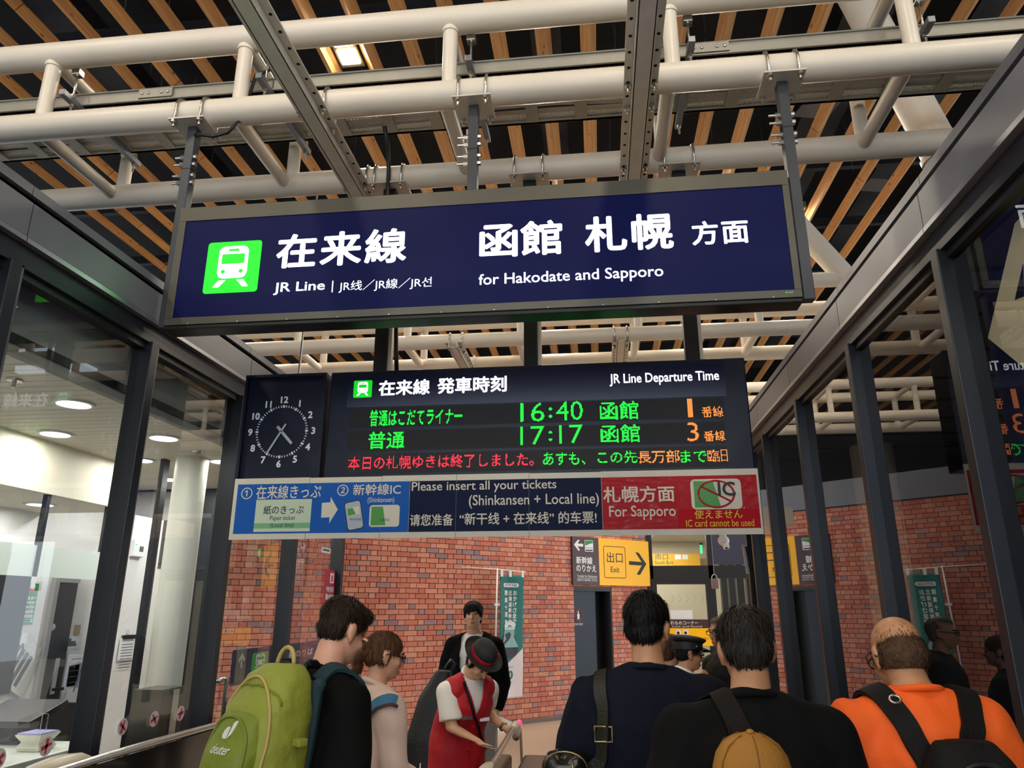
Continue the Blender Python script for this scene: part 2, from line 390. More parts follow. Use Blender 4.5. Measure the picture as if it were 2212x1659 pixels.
# ------------------------------------------------------------------ glazed side walls with fascia
wl = thing('wall_left', 'charcoal framed glass wall with graphite fascia along the ticket office', 'wall', (XL, 3, 0)); wl['kind'] = 'structure'
wr = thing('wall_right', 'charcoal framed glass wall with graphite fascia beside the dark room', 'wall', (XR, 3, 0)); wr['kind'] = 'structure'
postsL = [-2.0, -.78, .46, 1.70, 2.89, 4.04, 5.26, 6.50, 7.78]
postsR = [-2.0, -.7, .65, 1.98, 3.30, 4.58, 5.88, 7.13, 8.05]
for side, X, root, posts, gm in ((-1, XL, wl, postsL, m_glassL), (1, XR, wr, postsR, m_glassR)):
    def B(n0, n1): return (X + side * n0, X + side * n1) if side > 0 else (X + side * n1, X + side * n0)
    y0, y1 = posts[0], posts[-1] + .05
    for i in range(len(posts)):
        ya = posts[i - 1] if i else posts[0] - 1.2; yb = posts[i]
        x0, x1 = B(0, .05); MB().box(x0, x1, ya + .004, yb - .004, ZT + .03, ZF).build('fascia_panel', m_fascia, root)
        MB().box(*B(-.004, .045), ya + .003, yb - .003, ZT, ZT + .026).build('fascia_trim', m_trim, root)
        MB().box(*B(.02, .09), ya + .003, yb - .003, ZF + .05, ZF + .10).build('roof_lip', m_fascia, root)
    MB().box(*B(.05, .5), y0 - 1.2, y1, ZT - .0, ZF + .09).build('header_beam', m_black, root)
    MB().box(*B(.035, .16), y0 - 1.2, y1, ZT - .11, ZT - .002).build('head_rail', m_frame, root)
    MB().box(*B(.06, .13), y0 - 1.2, y1, ZT - .15, ZT - .11).build('head_channel', m_black, root)
    MB().box(*B(.03, .15), y0 - 1.2, y1, 0, .09).build('sill_rail', m_frame, root)
    for i, y in enumerate(posts):
        MB().box(*B(.02, .15), y - .035, y + .035, .05, ZT - .10).build('mullion', m_frame, root, bevel=.004)
        MB().box(*B(.035, .14), y + .036, y + .062, .05, ZT - .10).build('mullion_trim', M('mullion_side_grey', '6A6A72', .35, .5), root)
        ya = posts[i - 1] if i else posts[0] - 1.2
        x0, x1 = B(.085, .095)
        MB()._add([(x0, ya + .06, .09), (x0, y - .035, .09), (x0, y - .035, ZT - .14), (x0, ya + .06, ZT - .14)], [(0, 1, 2, 3)]).build('glass_pane', gm, root)

# ------------------------------------------------------------------ tubular roof trusses
ZB, ZA = 4.945, 5.552; RT = .094
NX = [-.885 + 1.465 * k for k in range(-7, 6)]
def truss(yb, label):
    yc = yb + .913
    t = thing('roof_truss', label, 'truss', (NX[0], yb, ZB), 'white tubular roof trusses')
    for y in (yb, yc):
        for z in (ZB, ZA): MB().tube((NX[0] - .6, y, z), (NX[-1] + .6, y, z), RT, 28).build('chord', m_white_steel, t, smooth='auto')
    for x in NX:
        for y in (yb, yc):
            MB().tube((x, y, ZB), (x, y, ZA - .02), .05, 18).build('upright', m_white_steel, t, smooth='auto')
            MB().tube((x, y, ZA - RT - .012), (x, y, ZA - RT + .02), .058, 18).build('weld_collar', m_white_steel, t, smooth='auto')
        for z in (ZB - .01, ZA - .01): MB().tube((x - .03, yb, z), (x - .03, yc, z), .05, 18).build('cross_member', m_white_steel, t, smooth='auto')
    return t
T1 = truss(4.0, 'nearest white tubular truss carrying the long sign and the cable tray')
T2 = truss(8.61, 'second white tubular truss seen between long sign and departure board')
T0 = truss(-.61, 'white tubular truss overhead behind the viewer')
T3 = truss(13.22, 'farthest white tubular truss deep under the slatted roof')
# large raking struts of the roof
def strut(p0, p1, r, label):
    t = thing('raking_strut', label, 'strut', p1); p0 = Vector(p0); p1 = Vector(p1)
    MB().tube(p0, p1, r, 28).build('strut_tube', m_white_steel, t, smooth='auto')
    MB().tube(p1 + (p0 - p1).normalized() * .02, p1 + (p0 - p1).normalized() * .06, r * 1.12, 28).build('end_collar', m_white_steel, t, smooth='auto')
d1a, d1b = at_y(1868, 20, 5.6), at_y(2040, 345, 5.6)
strut(d1a + Vector((-.12, 0, .4)), d1b, .15, 'thick white raking tube behind the cable tray at upper right')
d2b = at_y(1830, 600, 8.6); d2a = at_y(1690, 450, 8.6)
strut(d2a, Vector((d2b.x, 8.61, ZA)), .13, 'thick white raking tube landing on the second truss')

# ------------------------------------------------------------------ cable tray inside truss 1
YT0, YT1, ZTR = 4.17, 4.765, 5.24
tr = thing('cable_tray', 'grey perforated cable tray lying inside the nearest truss', 'cable tray', (-.9, YT0, ZTR))
XA, XB = -11.0, 8.0
for y0, y1 in ((YT0, YT0 + .03), (YT1 - .03, YT1)):
    x = XA
    while x < XB:
        x2 = min(x + 2.93, XB)
        MB().box(x + .003, x2 - .003, y0, y1, ZTR, ZTR + .105).box(x + .003, x2 - .003, y0 - .012, y1, ZTR + .093, ZTR + .105).box(x + .003, x2 - .003, y0 - .012, y1, ZTR, ZTR + .012).build('side_rail', m_tray, tr, bevel=.003)
        x = x2
x = XA
while x < XB:
    MB().box(x - .045, x + .045, YT0 + .03, YT1 - .03, ZTR - .004, ZTR + .012).build('rung', m_tray, tr); x += .366
MB()._add([(XA, YT0 + .03, ZTR + .016), (XB, YT0 + .03, ZTR + .016), (XB, YT1 - .03, ZTR + .016), (XA, YT1 - .03, ZTR + .016)], [(0, 1, 2, 3)]).build('perforated_sheet', m_perf, tr)
for x in (-3.1, .85):
    MB().box(x - .13, x + .13, YT0 - .02, YT0 - .004, ZTR + .015, ZTR + .09).build('splice_plate', m_tray, tr)
    for dx in (-.10, -.05, .05, .10): MB().ell((x + dx, YT0 - .022, ZTR + .052), (.012, .009, .012), nu=8, nv=6).build('splice_bolt', m_zinc, tr, smooth=True)
m_bundle = M('grey_cable_bundle', '4A4844', .6, var=(20, .3))
for k in range(9):
    y = YT0 + .09 + k * .05; pts = [(XA + i * .6, y + .02 * math.sin(i * 1.3 + k), ZTR + .036 + .008 * math.sin(i * .9 + 2 * k)) for i in range(32)]
    MB().path(pts, .014 + .004 * (k % 3), 6).build('cable', [m_bundle, m_cable, M('pale_cable', '8F8A80', .6)][k % 3], tr, smooth=True)
for x in NX:
    xx = x + .13
    sc0 = MB().box(xx - .022, xx + .022, YT0 - .2, YT1 + .12, ZTR - .05, ZTR - .006).build('support_channel', m_strut, tr, bevel=.003)
    for y in (YT0 - .09, YT1 + .06):
        MB().tube((xx, y, ZTR - .13), (xx, y, ZA - .02), .008, 8).build('threaded_rod', m_zinc, tr, smooth=True)
        MB().tube((xx, y, ZTR - .075), (xx, y, ZTR - .05), .018, 6).build('rod_nut', m_zinc, sc0)
        MB().tube((xx, y, ZTR + .0), (xx, y, ZTR + .03), .018, 6).build('rod_nut', m_zinc, sc0)
        MB().box(xx - .03, xx + .03, y - .03, y + .03, ZA - .12, ZA - .07).build('beam_clamp', m_zinc, tr, bevel=.004)
# ------------------------------------------------------------------ slotted channel beams under the trusses
def ubolt(mb, x, y, z, r=RT, dx=0.0):
    """round bolt over a chord that runs along x: loop in the y-z plane"""
    pts = [(x, y - r - .012, z - r - .05)] + [(x, y + (r + .012) * math.cos(t), z + (r + .012) * math.sin(t)) for t in [math.pi - math.pi * i / 12 for i in range(13)]] + [(x, y + r + .012, z - r - .05)]
    mb.path(pts, .009, 8); return mb
def nut(mb, x, y, z):
    mb.tube((x, y, z), (x, y, z + .018), .02, 6); mb.tube((x, y, z - .03), (x, y, z), .009, 8); return mb
m_hole = M('bolt_hole', '0A0A0B', .9)
def channel(x, y0, y1, label, chords):
    zt = ZB - RT - .006; w = .105
    t = thing('slotted_channel', label, 'steel channel', (x, y0, zt - .05), 'slotted channel beams clamped under the trusses')
    for s in (-1, 1):      # two angles back to back with a slot between
        fl_ = MB().box(x + s * .05 if s > 0 else x - .105, x + .105 if s > 0 else x - .05, y0, y1, zt - .012, zt).build('flange', m_chan, t)
        MB().box(x + s * .05 - .006, x + s * .05 + .006, y0, y1, zt - .075, zt - .012).build('web', m_chan, t)
        n = int((y1 - y0) / .13)
        for i in range(n):
            y = y0 + .07 + i * .13
            MB().tube((x + s * .08, y, zt - .0135), (x + s * .08, y, zt - .011), .011, 10).build('bolt_hole', m_hole, fl_)
    for s in (-1, 1): MB().box(x - .05, x + .05, y0, y1, zt - .075, zt - .066).build('web_plate', m_chan, t) if s > 0 else None
    for yc in chords:
        for s in (-1, 1):
            mb = MB(); ubolt(mb, x + s * .08, yc, ZB); ub_ = mb.build('u_bolt', m_zinc, t, smooth=True)
            for q in (-1, 1): nut(MB(), x + s * .08, yc + q * (RT + .012), zt - .032).build('nut', m_zinc, ub_)
    return t
channel(-1.78, 1.2, 5.2, 'slotted steel channel crossing under the truss at upper left', (4.0, 4.913))
channel(.36, 1.2, 5.2, 'slotted steel channel crossing under the truss right of centre', (4.0, 4.913))
channel(-1.70, 8.35, 10.2, 'short slotted channel under the second truss left of centre', (8.61, 9.523))
channel(.36, 8.35, 10.2, 'short slotted channel under the second truss right of centre', (8.61, 9.523))
# ------------------------------------------------------------------ signs
m_signframe = M('olive_grey_sign_frame', '55534A', .42, .55, var=(5, .05))
m_signnavy = M('navy_backlit_panel', '0A1146', .38, spec=.1)
m_letter = M('backlit_white', 'FAFAFF', .5, emit=1.05)
m_green = M('backlit_green', '06C81E', .5, emit=.75)
m_boardnavy = M('navy_board_case', '0B1228', .4, .0, var=(4, .05), spec=.3)
m_boardhead = M('navy_board_header', '060B38', .3)
m_ledpanel = M('led_matrix_black', '1A1718', .6, bump=(400, .3))
m_postblack = M('black_hanger_post', '101216', .42, .3)
def post_with_plate(t, x, y, zbot, w, plate, chord_y, mat, bolts=False):
    zp = ZB - RT - .008
    pl_ = MB().box(x - plate / 2, x + plate / 2, chord_y - .125, chord_y + .125, zp - .012, zp).build('hanger_plate', m_chan, t, bevel=.002)
    ps_ = MB().box(x - w / 2, x + w / 2, y - .035, y + .035, zbot, zp - .012).build('hanger_post', mat, t, bevel=.004)
    for s in (-1, 1):
        xx = x + s * plate * .36
        ubolt(MB(), xx, chord_y, ZB).build('u_bolt', m_zinc, pl_, smooth=True)
        for q in (-1, 1): nut(MB(), xx, chord_y + q * (RT + .012), zp - .03).build('nut', m_zinc, pl_)
    if bolts:
        for zz in (4.60, 4.545, 4.46, 4.405):
            MB().tube((x - w / 2 - .07, y - .012, zz), (x + w / 2 + .01, y - .012, zz), .008, 8).tube((x + w / 2, y - .012, zz), (x + w / 2 + .02, y - .012, zz), .018, 8).tube((x - w / 2 - .03, y - .012, zz), (x - w / 2, y - .012, zz), .017, 6).build('through_bolt', m_zinc, ps_)
        MB().box(x - w / 2 - .003, x + w / 2 + .003, y - .037, y + .037, 4.498, 4.504).build('post_joint', m_black, ps_)

def train_icon(P, r, parent, n=.003, mg=None, mw=None):
    u0, u1, v0, v1 = r; mg = mg or m_green; mw = mw or m_letter
    U = lambda a: u0 + (u1 - u0) * a
    V = lambda b: v0 + (v1 - v0) * b
    S = (u1 - u0)
    parent = flat('icon_tile', rrect(u0, u1, v0, v1, S * .06), P, mg, parent, n - .003, n)
    body = [(U(.33), V(.28)), (U(.67), V(.28)), (U(.74), V(.31)), (U(.775), V(.40)), (U(.77), V(.82)), (U(.73), V(.88)), (U(.66), V(.905)), (U(.34), V(.905)), (U(.27), V(.88)), (U(.23), V(.82)), (U(.225), V(.40)), (U(.26), V(.31))]
    flat('icon_train', body, P, mw, parent, n, n + .002)
    flat('icon_window', rrect(U(.29), U(.71), V(.56), V(.75), S * .02), P, mg, parent, n + .002, n + .004)
    flat('icon_slot', rrect(U(.405), U(.595), V(.805), V(.85), S * .01), P, mg, parent, n + .002, n + .004)
    for a in (.335, .665): flat('icon_headlight', circ(U(a), V(.41), S * .037, 16), P, mg, parent, n + .002, n + .004)
    for q in (1, -1):
        pts = [(U(.5 - q * .10), V(.245)), (U(.5 - q * .23), V(.245)), (U(.5 - q * .33), V(.11)), (U(.5 - q * .22), V(.11))]
        flat('icon_track', pts if q > 0 else pts[::-1], P, mw, parent, n, n + .002)

# ---- the long hanging sign
PS = Plane((0, 3.95, 0), (1, 0, 0))
s1 = thing('hanging_sign', 'long navy backlit hanging sign with green train symbol and white lettering', 'sign', (-.72, 4.0, 3.36))
uL, uR = PS.uv(390, 452)[0], PS.uv(1700, 368)[0]; vT = PS.uv(1045, 408)[1]; vB = PS.uv(1040, 680)[1] - .005
pu0, pu1, pv0, pv1 = PS.uv(401, 479)[0] + .003, PS.uv(1689, 398.5)[0], PS.uv(1040, 656)[1], PS.uv(1045, 438.5)[1]
MB().pbox(PS, uL + .004, uR - .004, vB + .01, vT - .004, -.15, -.012).build('case', m_black, s1, bevel=.004)
MB().pbox(PS, uL, uR, pv1, vT, -.02, 0).build('frame_rail', m_signframe, s1, bevel=.002)
MB().pbox(PS, uL, uR, vB + .028, pv0, -.02, 0).build('frame_rail', m_signframe, s1, bevel=.002)
MB().pbox(PS, uL - .002, uR + .002, vB, vB + .025, -.14, -.004).build('bottom_rail', M('black_sign_edge', '22221F', .35, .5), s1, bevel=.006)
for a, b in ((uL, pu0), (pu1, uR)): MB().pbox(PS, a, b, pv0, pv1, -.02, 0).build('frame_stile', m_signframe, s1, bevel=.002)
fp_ = MB().pbox(PS, pu0, pu1, pv0, pv1, -.03, -.006).build('face_panel', m_signnavy, s1)
for k in range(12): MB().ell(PS.p(uL + (uR - uL) * (k + .5) / 12, vB + .034, 0), (.005, .003, .005), nu=8, nv=6).build('screw', m_zinc, s1)
train_icon(PS, PS.rect(444, 560, 521.5, 631.5), s1, n=-.003)
tk = dict(n=-.003)
text_px('lettering', '在来線', PS, 598, 878, 499, 573, m_letter, fp_, bold=.026, spacing=1.12, **tk)
text_px('lettering', 'JR Line', PS, 591, 701, 608, 634.5, m_letter, fp_, bold=.012, **tk)
a = PS.uv(718.6, 606); b = PS.uv(718.6, 630.5); quad('divider_bar', PS, a[0] - .003, a[0] + .003, b[1], a[1], m_letter, fp_, -.006, -.003)
text_px('lettering', 'JR线／JR線／JR선', PS, 732, 932, 602, 627, m_letter, fp_, **tk)
text_px('lettering', '函館', PS, 1035.4, 1214.7, 478, 553, m_letter, fp_, bold=.026, **tk)
text_px('lettering', '札幌', PS, 1263, 1454, 463, 541, m_letter, fp_, bold=.026, spacing=1.1, **tk)
text_px('lettering', '方面', PS, 1494, 1617.4, 475, 527, m_letter, fp_, bold=.022, spacing=1.1, **tk)
text_px('lettering', 'for Hakodate and Sapporo', PS, 1034, 1433.6, 582, 613, m_letter, fp_, bold=.008, **tk)
q = PS.rect(1696, 1700, 629, 634); flat('maker_mark', [(q[0], q[2]), (q[1], q[2] + .004), (q[1], q[3])], PS, m_green, s1, 0, .001)
q = PS.rect(1702, 1714, 630, 633); quad('maker_strip', PS, *q, M('faint_grey_print', '8A8A84', .5), s1, 0, .001)
for x in (PS.uv(395, 450)[0] - .03, PS.uv(1018, 410)[0], PS.uv(1706, 372)[0] + .028):
    mid = -2 < x < 0
    post_with_plate(s1, x, 4.0, (vT - .02 if mid else vB + .02), .062, .25, 4.0, m_darksteel, True)
# supply cable looping from the left post up to the tray
xl = PS.uv(395, 450)[0]
MB().path([(xl, 3.97, 4.76), (xl + .06, 3.93, 4.73), (xl + .16, 3.92, 4.70), (xl + .25, 3.93, 4.73), (xl + .29, 3.96, 4.82), (xl + .29, 4.10, 4.97), (xl + .27, 4.12, 5.2), (xl + .30, 4.11, 5.33), (xl + .40, 4.14, 5.40), (xl + .45, 4.3, 5.33)], .013, 8).build('supply_cable', m_cable, s1, smooth=True)

# ---- departure board with clock and paper banner
PB = Plane((0, 4.86, 0), (1, 0, 0))
bd = thing('departure_board', 'navy LED departure board listing two trains in green and orange', 'departure board', (-.43, 4.95, 2.58))
bu0, bu1 = PB.uv(716, 805)[0], PB.uv(1608, 770)[0]; bv1 = PB.uv(1160, 788)[1]; bv0 = PB.uv(1170, 1021)[1] - .03
MB().pbox(PB, bu0, bu1, bv0, bv1, -.2, -.0).build('case', m_boardnavy, bd, bevel=.01)
MB().pbox(PB, PB.uv(751, 850)[0], PB.uv(1567, 830)[0], PB.uv(1160, 868)[1], PB.uv(1160, 800)[1], -.01, .002).build('header_panel', m_boardhead, bd)
hpn_ = COL.objects['header_panel']
train_icon(PB, PB.rect(764.3, 803.8, 822.3, 859), bd, n=.004)
kb = dict(n=.004)
text_px('lettering', '在来線', PB, 818.5, 929, 820.6, 854, m_letter, hpn_, bold=.026, **kb)
text_px('lettering', '発車時刻', PB, 945, 1094.8, 814, 849, m_letter, hpn_, bold=.026, **kb)
text_px('lettering', 'JR Line Departure Time', PB, 1316.5, 1553.3, 804.5, 831.5, m_letter, hpn_, bold=.014, **kb)
rows = [((755.9, 882.5), (1564, 903), 882.5, 923.7, 858, 903), ((751, 932), (1567, 958), 932, 973.5, 911, 958.5), ((748, 982), (1572, 1008), 982, 1023, 962.8, 1008)]
for i, (a, b, lt, lb, rt, rb) in enumerate(rows):
    u0 = PB.uv(a[0], (lt + lb) / 2)[0]; u1 = PB.uv(b[0], (rt + rb) / 2)[0]
    v1 = (PB.uv(a[0], lt)[1] + PB.uv(b[0], rt)[1]) / 2; v0 = (PB.uv(a[0], lb)[1] + PB.uv(b[0], rb)[1]) / 2
    MB().pbox(PB, u0, u1, v0, v1, -.02, .001).build('led_panel', m_ledpanel, bd)
m_lg = M('led_green', '14F03C', .5, emit=1.5); m_lo = M('led_orange', 'FF8A3A', .5, emit=1.5); m_lr = M('led_red', 'FF2A42', .5, emit=1.5)
PITCHL = .0058
def led_text(body, L, R, T, B, mat, bold=0.012, pitch=PITCHL, thr=4):
    v, f, sz, _z = text_geo(body, bold); u0, u1, v0, v1 = PB.rect(L, R, T, B)
    V2 = v * np.array([u1 - u0, v1 - v0]); nx = max(2, int(round((u1 - u0) / pitch))); ny = max(2, int(round((v1 - v0) / pitch)))
    cov = np.zeros((nx * 3, ny * 3), bool)
    sx = (u1 - u0) / (nx * 3); sy = (v1 - v0) / (ny * 3)
    for poly in f:
        for k in range(1, len(poly) - 1):
            A, Bq, C = V2[poly[0]], V2[poly[k]], V2[poly[k + 1]]
            mn = np.minimum(np.minimum(A, Bq), C); mx = np.maximum(np.maximum(A, Bq), C)
            i0, i1 = max(0, int(mn[0] / sx - .5)), min(nx * 3, int(mx[0] / sx + .5) + 1); j0, j1 = max(0, int(mn[1] / sy - .5)), min(ny * 3, int(mx[1] / sy + .5) + 1)
            if i1 <= i0 or j1 <= j0: continue
            X, Y = np.meshgrid((np.arange(i0, i1) + .5) * sx, (np.arange(j0, j1) + .5) * sy, indexing='ij')
            def e(p, q): return (q[0] - p[0]) * (Y - p[1]) - (q[1] - p[1]) * (X - p[0])
            a, b2, c = e(A, Bq), e(Bq, C), e(C, A)
            cov[i0:i1, j0:j1] |= ((a >= 0) & (b2 >= 0) & (c >= 0)) | ((a <= 0) & (b2 <= 0) & (c <= 0))
    cnt = cov.reshape(nx, 3, ny, 3).sum((1, 3)); mb = MB(); h = pitch * .37
    for i, j in zip(*np.nonzero(cnt >= thr)):
        cu = u0 + (i + .5) * (u1 - u0) / nx; cv = v0 + (j + .5) * (v1 - v0) / ny
        mb._add([PB.p(cu - h, cv - h, .0025), PB.p(cu + h, cv - h, .0025), PB.p(cu + h, cv + h, .0025), PB.p(cu - h, cv + h, .0025)], [(0, 1, 2, 3)])
    return mb.build('led_lettering', mat, bd, kind='stuff')
led_text('普通はこだてライナー', 798.8, 999, 883, 919, m_lg, .014)
led_text('16', 1124, 1176, 870, 911, m_lg, 0, thr=6); led_text(':', 1185, 1193, 880, 903, m_lg); led_text('40', 1201, 1259, 867, 908, m_lg, 0, thr=6)
led_text('函館', 1295.7, 1379.4, 867, 906.5, m_lg, .014); led_text('1', 1485, 1496, 861.4, 901.6, m_lo, 0, thr=6); led_text('番線', 1516, 1562, 878, 901, m_lo, .004)
led_text('普通', 796, 873.7, 932, 969.5, m_lg, .014)
led_text('17', 1124, 1176, 921, 961, m_lg, 0, thr=6); led_text(':', 1185, 1193, 931, 953, m_lg); led_text('17', 1208, 1259, 918, 958, m_lg, 0, thr=6)
led_text('函館', 1297, 1382.7, 917, 956, m_lg, .014); led_text('3', 1484, 1509, 912.6, 953.4, m_lo, 0, thr=6); led_text('番線', 1520.5, 1566.7, 930.5, 953, m_lo, .004)
led_text('本日の札幌ゆきは終了しました。', 752.6, 1153, 982, 1011, m_lr, .004, thr=4)
led_text('あすも、', 1173, 1264.6, 977, 1004.5, m_lg, .004); led_text('この先', 1290.7, 1376, 974, 1001, m_lg, .004)
led_text('長万部', 1377, 1468, 972.5, 1000, m_lo, .004); led_text('まで', 1470, 1526, 973, 999, m_lg, .004); led_text('臨', 1528, 1554, 971.5, 998, m_lo, .004); led_text('日', 1557, 1571.5, 971, 997, m_lo, .004)
for px, py in ((825, 760), (1147, 750), (1493, 740)):
    x = at_y(px, py, 4.913).x
    post_with_plate(bd, x, 4.913, bv1 - .02, .098, .30, 4.913, m_postblack)
    MB().box(x + .05, x + .075, 4.90, 4.95, bv1, bv1 + 1.3).build('post_side_rail', m_chan, bd)
x = at_y(857, 420, 4.913).x
MB().path([(x - .03, 4.6, 5.2), (x - .03, 4.72, 5.1), (x - .04, 4.8, 4.95), (x - .035, 4.79, 4.7), (x + .0, 4.8, 4.5), (x + .04, 4.84, 4.3), (x + .06, 4.9, 3.5), (x + .06, 4.95, bv1 - .01)], .016, 8).build('supply_cable', m_cable, bd, smooth=True)

ck = thing('wall_clock', 'square navy station clock showing twenty-five to five', 'clock', (-2.24, 4.93, 2.56))
cu0, cu1 = PB.uv(519, 930)[0], PB.uv(697, 930)[0]; cv1 = PB.uv(612, 808)[1]; cv0 = PB.uv(600, 1042)[1] - .02
MB().pbox(PB, cu0, cu1, cv0, cv1, -.16, -.03).build('case', m_boardnavy, ck, bevel=.006)
for a in ((cu0, cu0 + .02, cv0, cv1), (cu1 - .02, cu1, cv0, cv1), (cu0 + .02, cu1 - .02, cv1 - .02, cv1), (cu0 + .02, cu1 - .02, cv0, cv0 + .02)): MB().pbox(PB, *a, -.03, 0).build('bezel', m_boardnavy, ck)
cc = PB.uv(604.9, 930); cr = abs(PB.uv(659, 928)[0] - cc[0]); PCk = Plane(PB.p(cc[0], cc[1], -.03), PB.U)
m_num = M('clock_white', 'F2F2F4', .5); m_hand = M('clock_hand_silver', 'C8C8C4', .3, .6)
for k in range(60):
    a_ = math.radians(90 - 6 * k); c_, s_ = math.cos(a_), math.sin(a_); L_, w_ = (.010, .0075) if k % 5 == 0 else (.007, .0032)
    MB().obox(PCk.p(cr * c_, cr * s_, .002), (PCk.U * c_ + PCk.V * s_) * L_, (PCk.V * c_ - PCk.U * s_) * w_, PCk.N * .0015).build('minute_mark', m_num, ck)
for k in range(1, 13):
    a_ = math.radians(90 - 30 * k); R_ = cr * 1.27; h_ = .026; v_, f_, sz_, _z = text_geo(str(k), .035); w_ = h_ * sz_[0] / sz_[1]
    text_fit('numeral', str(k), PCk, (R_ * math.cos(a_) - w_, R_ * math.cos(a_) + w_, R_ * math.sin(a_) - h_, R_ * math.sin(a_) + h_), m_num, ck, n=.002, bold=.035)
def hand(angle, l0, l1, w, n):
    a_ = math.radians(90 - angle); d = PCk.U * math.cos(a_) + PCk.V * math.sin(a_); q = PCk.V * math.cos(a_) - PCk.U * math.sin(a_)
    MB().obox(PCk.p(0, 0, n) + d * (l1 - l0) / 2, d * (l1 + l0) / 2, q * w, PCk.N * .001).build('hand', m_hand, ck)
hand(30 * 4 + 17.5, .05, .125, .010, .006); hand(210, .06, cr * .95, .007, .010)
MB().tube(PCk.p(0, 0, .003), PCk.p(0, 0, .013), .006, 12).build('pivot', m_black, ck)
MB().tube((PB.p(cu0 + .37, 0, 0).x, 4.93, cv1), (PB.p(cu0 + .37, 0, 0).x + .02, 4.93, ZB), .008, 8).build('suspension_rod', m_zinc, ck)

# paper banner taped under board and clock
PN = Plane((0, 4.835, 0), (1, 0, 0))
bn = thing('paper_banner', 'long taped paper banner with blue, navy and red ticket instructions', 'banner', (-.74, 4.835, 2.15))
m_paper = M('cream_paper', 'E2D8C2', .65, var=(3, .03))
m_pblue = M('print_blue', spec=.15, col='1F5FB2', rough=.55); m_pnavy = M('print_navy', spec=.15, col='121B3A', rough=.6); m_pred = M('print_red', spec=.15, col='B80F1D', rough=.6)
m_pcream = M('print_cream', 'E6DCC4', .6); m_pgreen = M('print_green', '4F9E45', .55); m_pmint = M('print_mint', 'CFDDBE', .6); m_pblack = M('print_black', '15151A', .6); m_pyel = M('print_yellow', 'E8C21F', .55)
m_stripe = M('print_green_stripe', '7DBB86', .6); m_phone = M('print_phone_grey', 'B9BFC4', .5)
xs = [502, 665, 823, 985, 1143, 1300, 1460, 1642]
def nv(px, top):   # banner top / bottom edge height: straight in the place
    return PN.uv(1072, 1023)[1] if top else PN.uv(1072, 1160)[1]
zt, zb = nv(0, 1), nv(0, 0)
for i in range(7):
    u0 = PN.uv(xs[i], 1090)[0]; u1 = PN.uv(xs[i + 1], 1090)[0] + .006
    MB().pbox(PN, u0, u1, zb + .002 * (i % 2), zt - .003 * (i % 3 == 1), -.004 - .0007 * (i % 2), 0 - .0007 * (i % 2)).build('paper_sheet', m_paper, bn)
def band(L, R, mat):
    quad('printed_band', PN, PN.uv(L, 1090)[0], PN.uv(R, 1085)[0], PN.uv(1072, 1147)[1], PN.uv(1072, 1036)[1], mat, bn, 0, .0015)
band(510, 884, m_pblue); band(884.5, 1300, m_pnavy); band(1301, 1639, m_pred)
for x_ in xs[1:5]: quad('sheet_seam', PN, PN.uv(x_, 1090)[0] - .0012, PN.uv(x_, 1090)[0] + .0012, zb, zt, M('seam_grey', '6B6B70', .6), bn, .0015, .0022)  # thin grey strip drawn along each sheet seam
def tb(body, L, R, T, B, mat=m_pcream, bold=.008, n=.003, **k): text_px('printed_text', body, PN, L, R, T, B, mat, bn, n=n, bold=bold, **k)
tb('①', 521.7, 545.8, 1053.5, 1078.5); tb('在来線きっぷ', 554.5, 694, 1048, 1077.5, bold=.012)
q = PN.rect(551, 671.5, 1079, 1148.5); quad('ticket_print', PN, *q, m_pmint, bn, .0015, .003)
quad('ticket_stripe', PN, q[0], q[1], q[2] + .022, q[2] + .058, m_stripe, bn, .003, .0035)
tb('紙のきっぷ', 570, 656.6, 1092, 1111, m_pblack, .004, .004); tb('Paper ticket', 583.6, 637.8, 1114, 1126.5, m_pblack, .0, .004); tb('(Local line)', 584.3, 634.5, 1129.5, 1141.5, m_pblack, .0, .004)
ar = [PN.uv(500 + x / 2.989, 650 + y / 2.989) for x, y in ((580, 1400), (634, 1397), (631, 1437), (687, 1347), (642, 1265), (640, 1300), (585, 1305))]
flat('printed_arrow', ar, PN, m_pcream, bn, .0015, .003)
tb('②', 728.8, 753, 1047, 1071.5); tb('新幹線IC', 763.3, 866.3, 1045, 1069.5, bold=.012); tb('(Shinkansen)', 794.4, 852, 1074, 1088.5, bold=.004)
def rot(poly, c, ang): 
    ca, sa = math.cos(ang), math.sin(ang); return [(c[0] + x * ca - y * sa, c[1] + x * sa + y * ca) for x, y in poly]
pc = PN.uv(765, 1113.2); flat('phone_outline', rot(rrect(-.058, .058, -.098, .098, .022), pc, .2), PN, m_pblack, bn, .0015, .0025)
flat('phone_print', rot(rrect(-.053, .053, -.092, .092, .018), pc, .2), PN, m_phone, bn, .0025, .0032)
flat('phone_card', rot(rrect(-.042, .042, .0, .055, .008), pc, .2), PN, m_pcream, bn, .0032, .0036); flat('phone_card_green', rot([(-.040, .004), (.014, .004), (-.002, .052), (-.040, .052)], pc, .2), PN, m_pgreen, bn, .0036, .004)
tb('PHONE', 756.5, 781, 1119.5, 1124.5, m_pblack, 0, .004)
q = PN.rect(798, 863, 1091, 1138); flat('card_print', rrect(*q, .02), PN, m_pcream, bn, .0015, .003)
flat('card_green', [(q[0] + .012, q[2] + .01), (q[0] + (q[1] - q[0]) * .55, q[2] + .01), (q[0] + (q[1] - q[0]) * .44, q[3] - .01), (q[0] + .012, q[3] - .01)], PN, m_pgreen, bn, .003, .0035)
tb('CARD', 821.5, 842, 1120.5, 1126, m_pblack, 0, .004)
tb('Please insert all your tickets', 889.8, 1202, 1038.5, 1064); tb('(Shinkansen + Local line)', 1013, 1294, 1067, 1097)
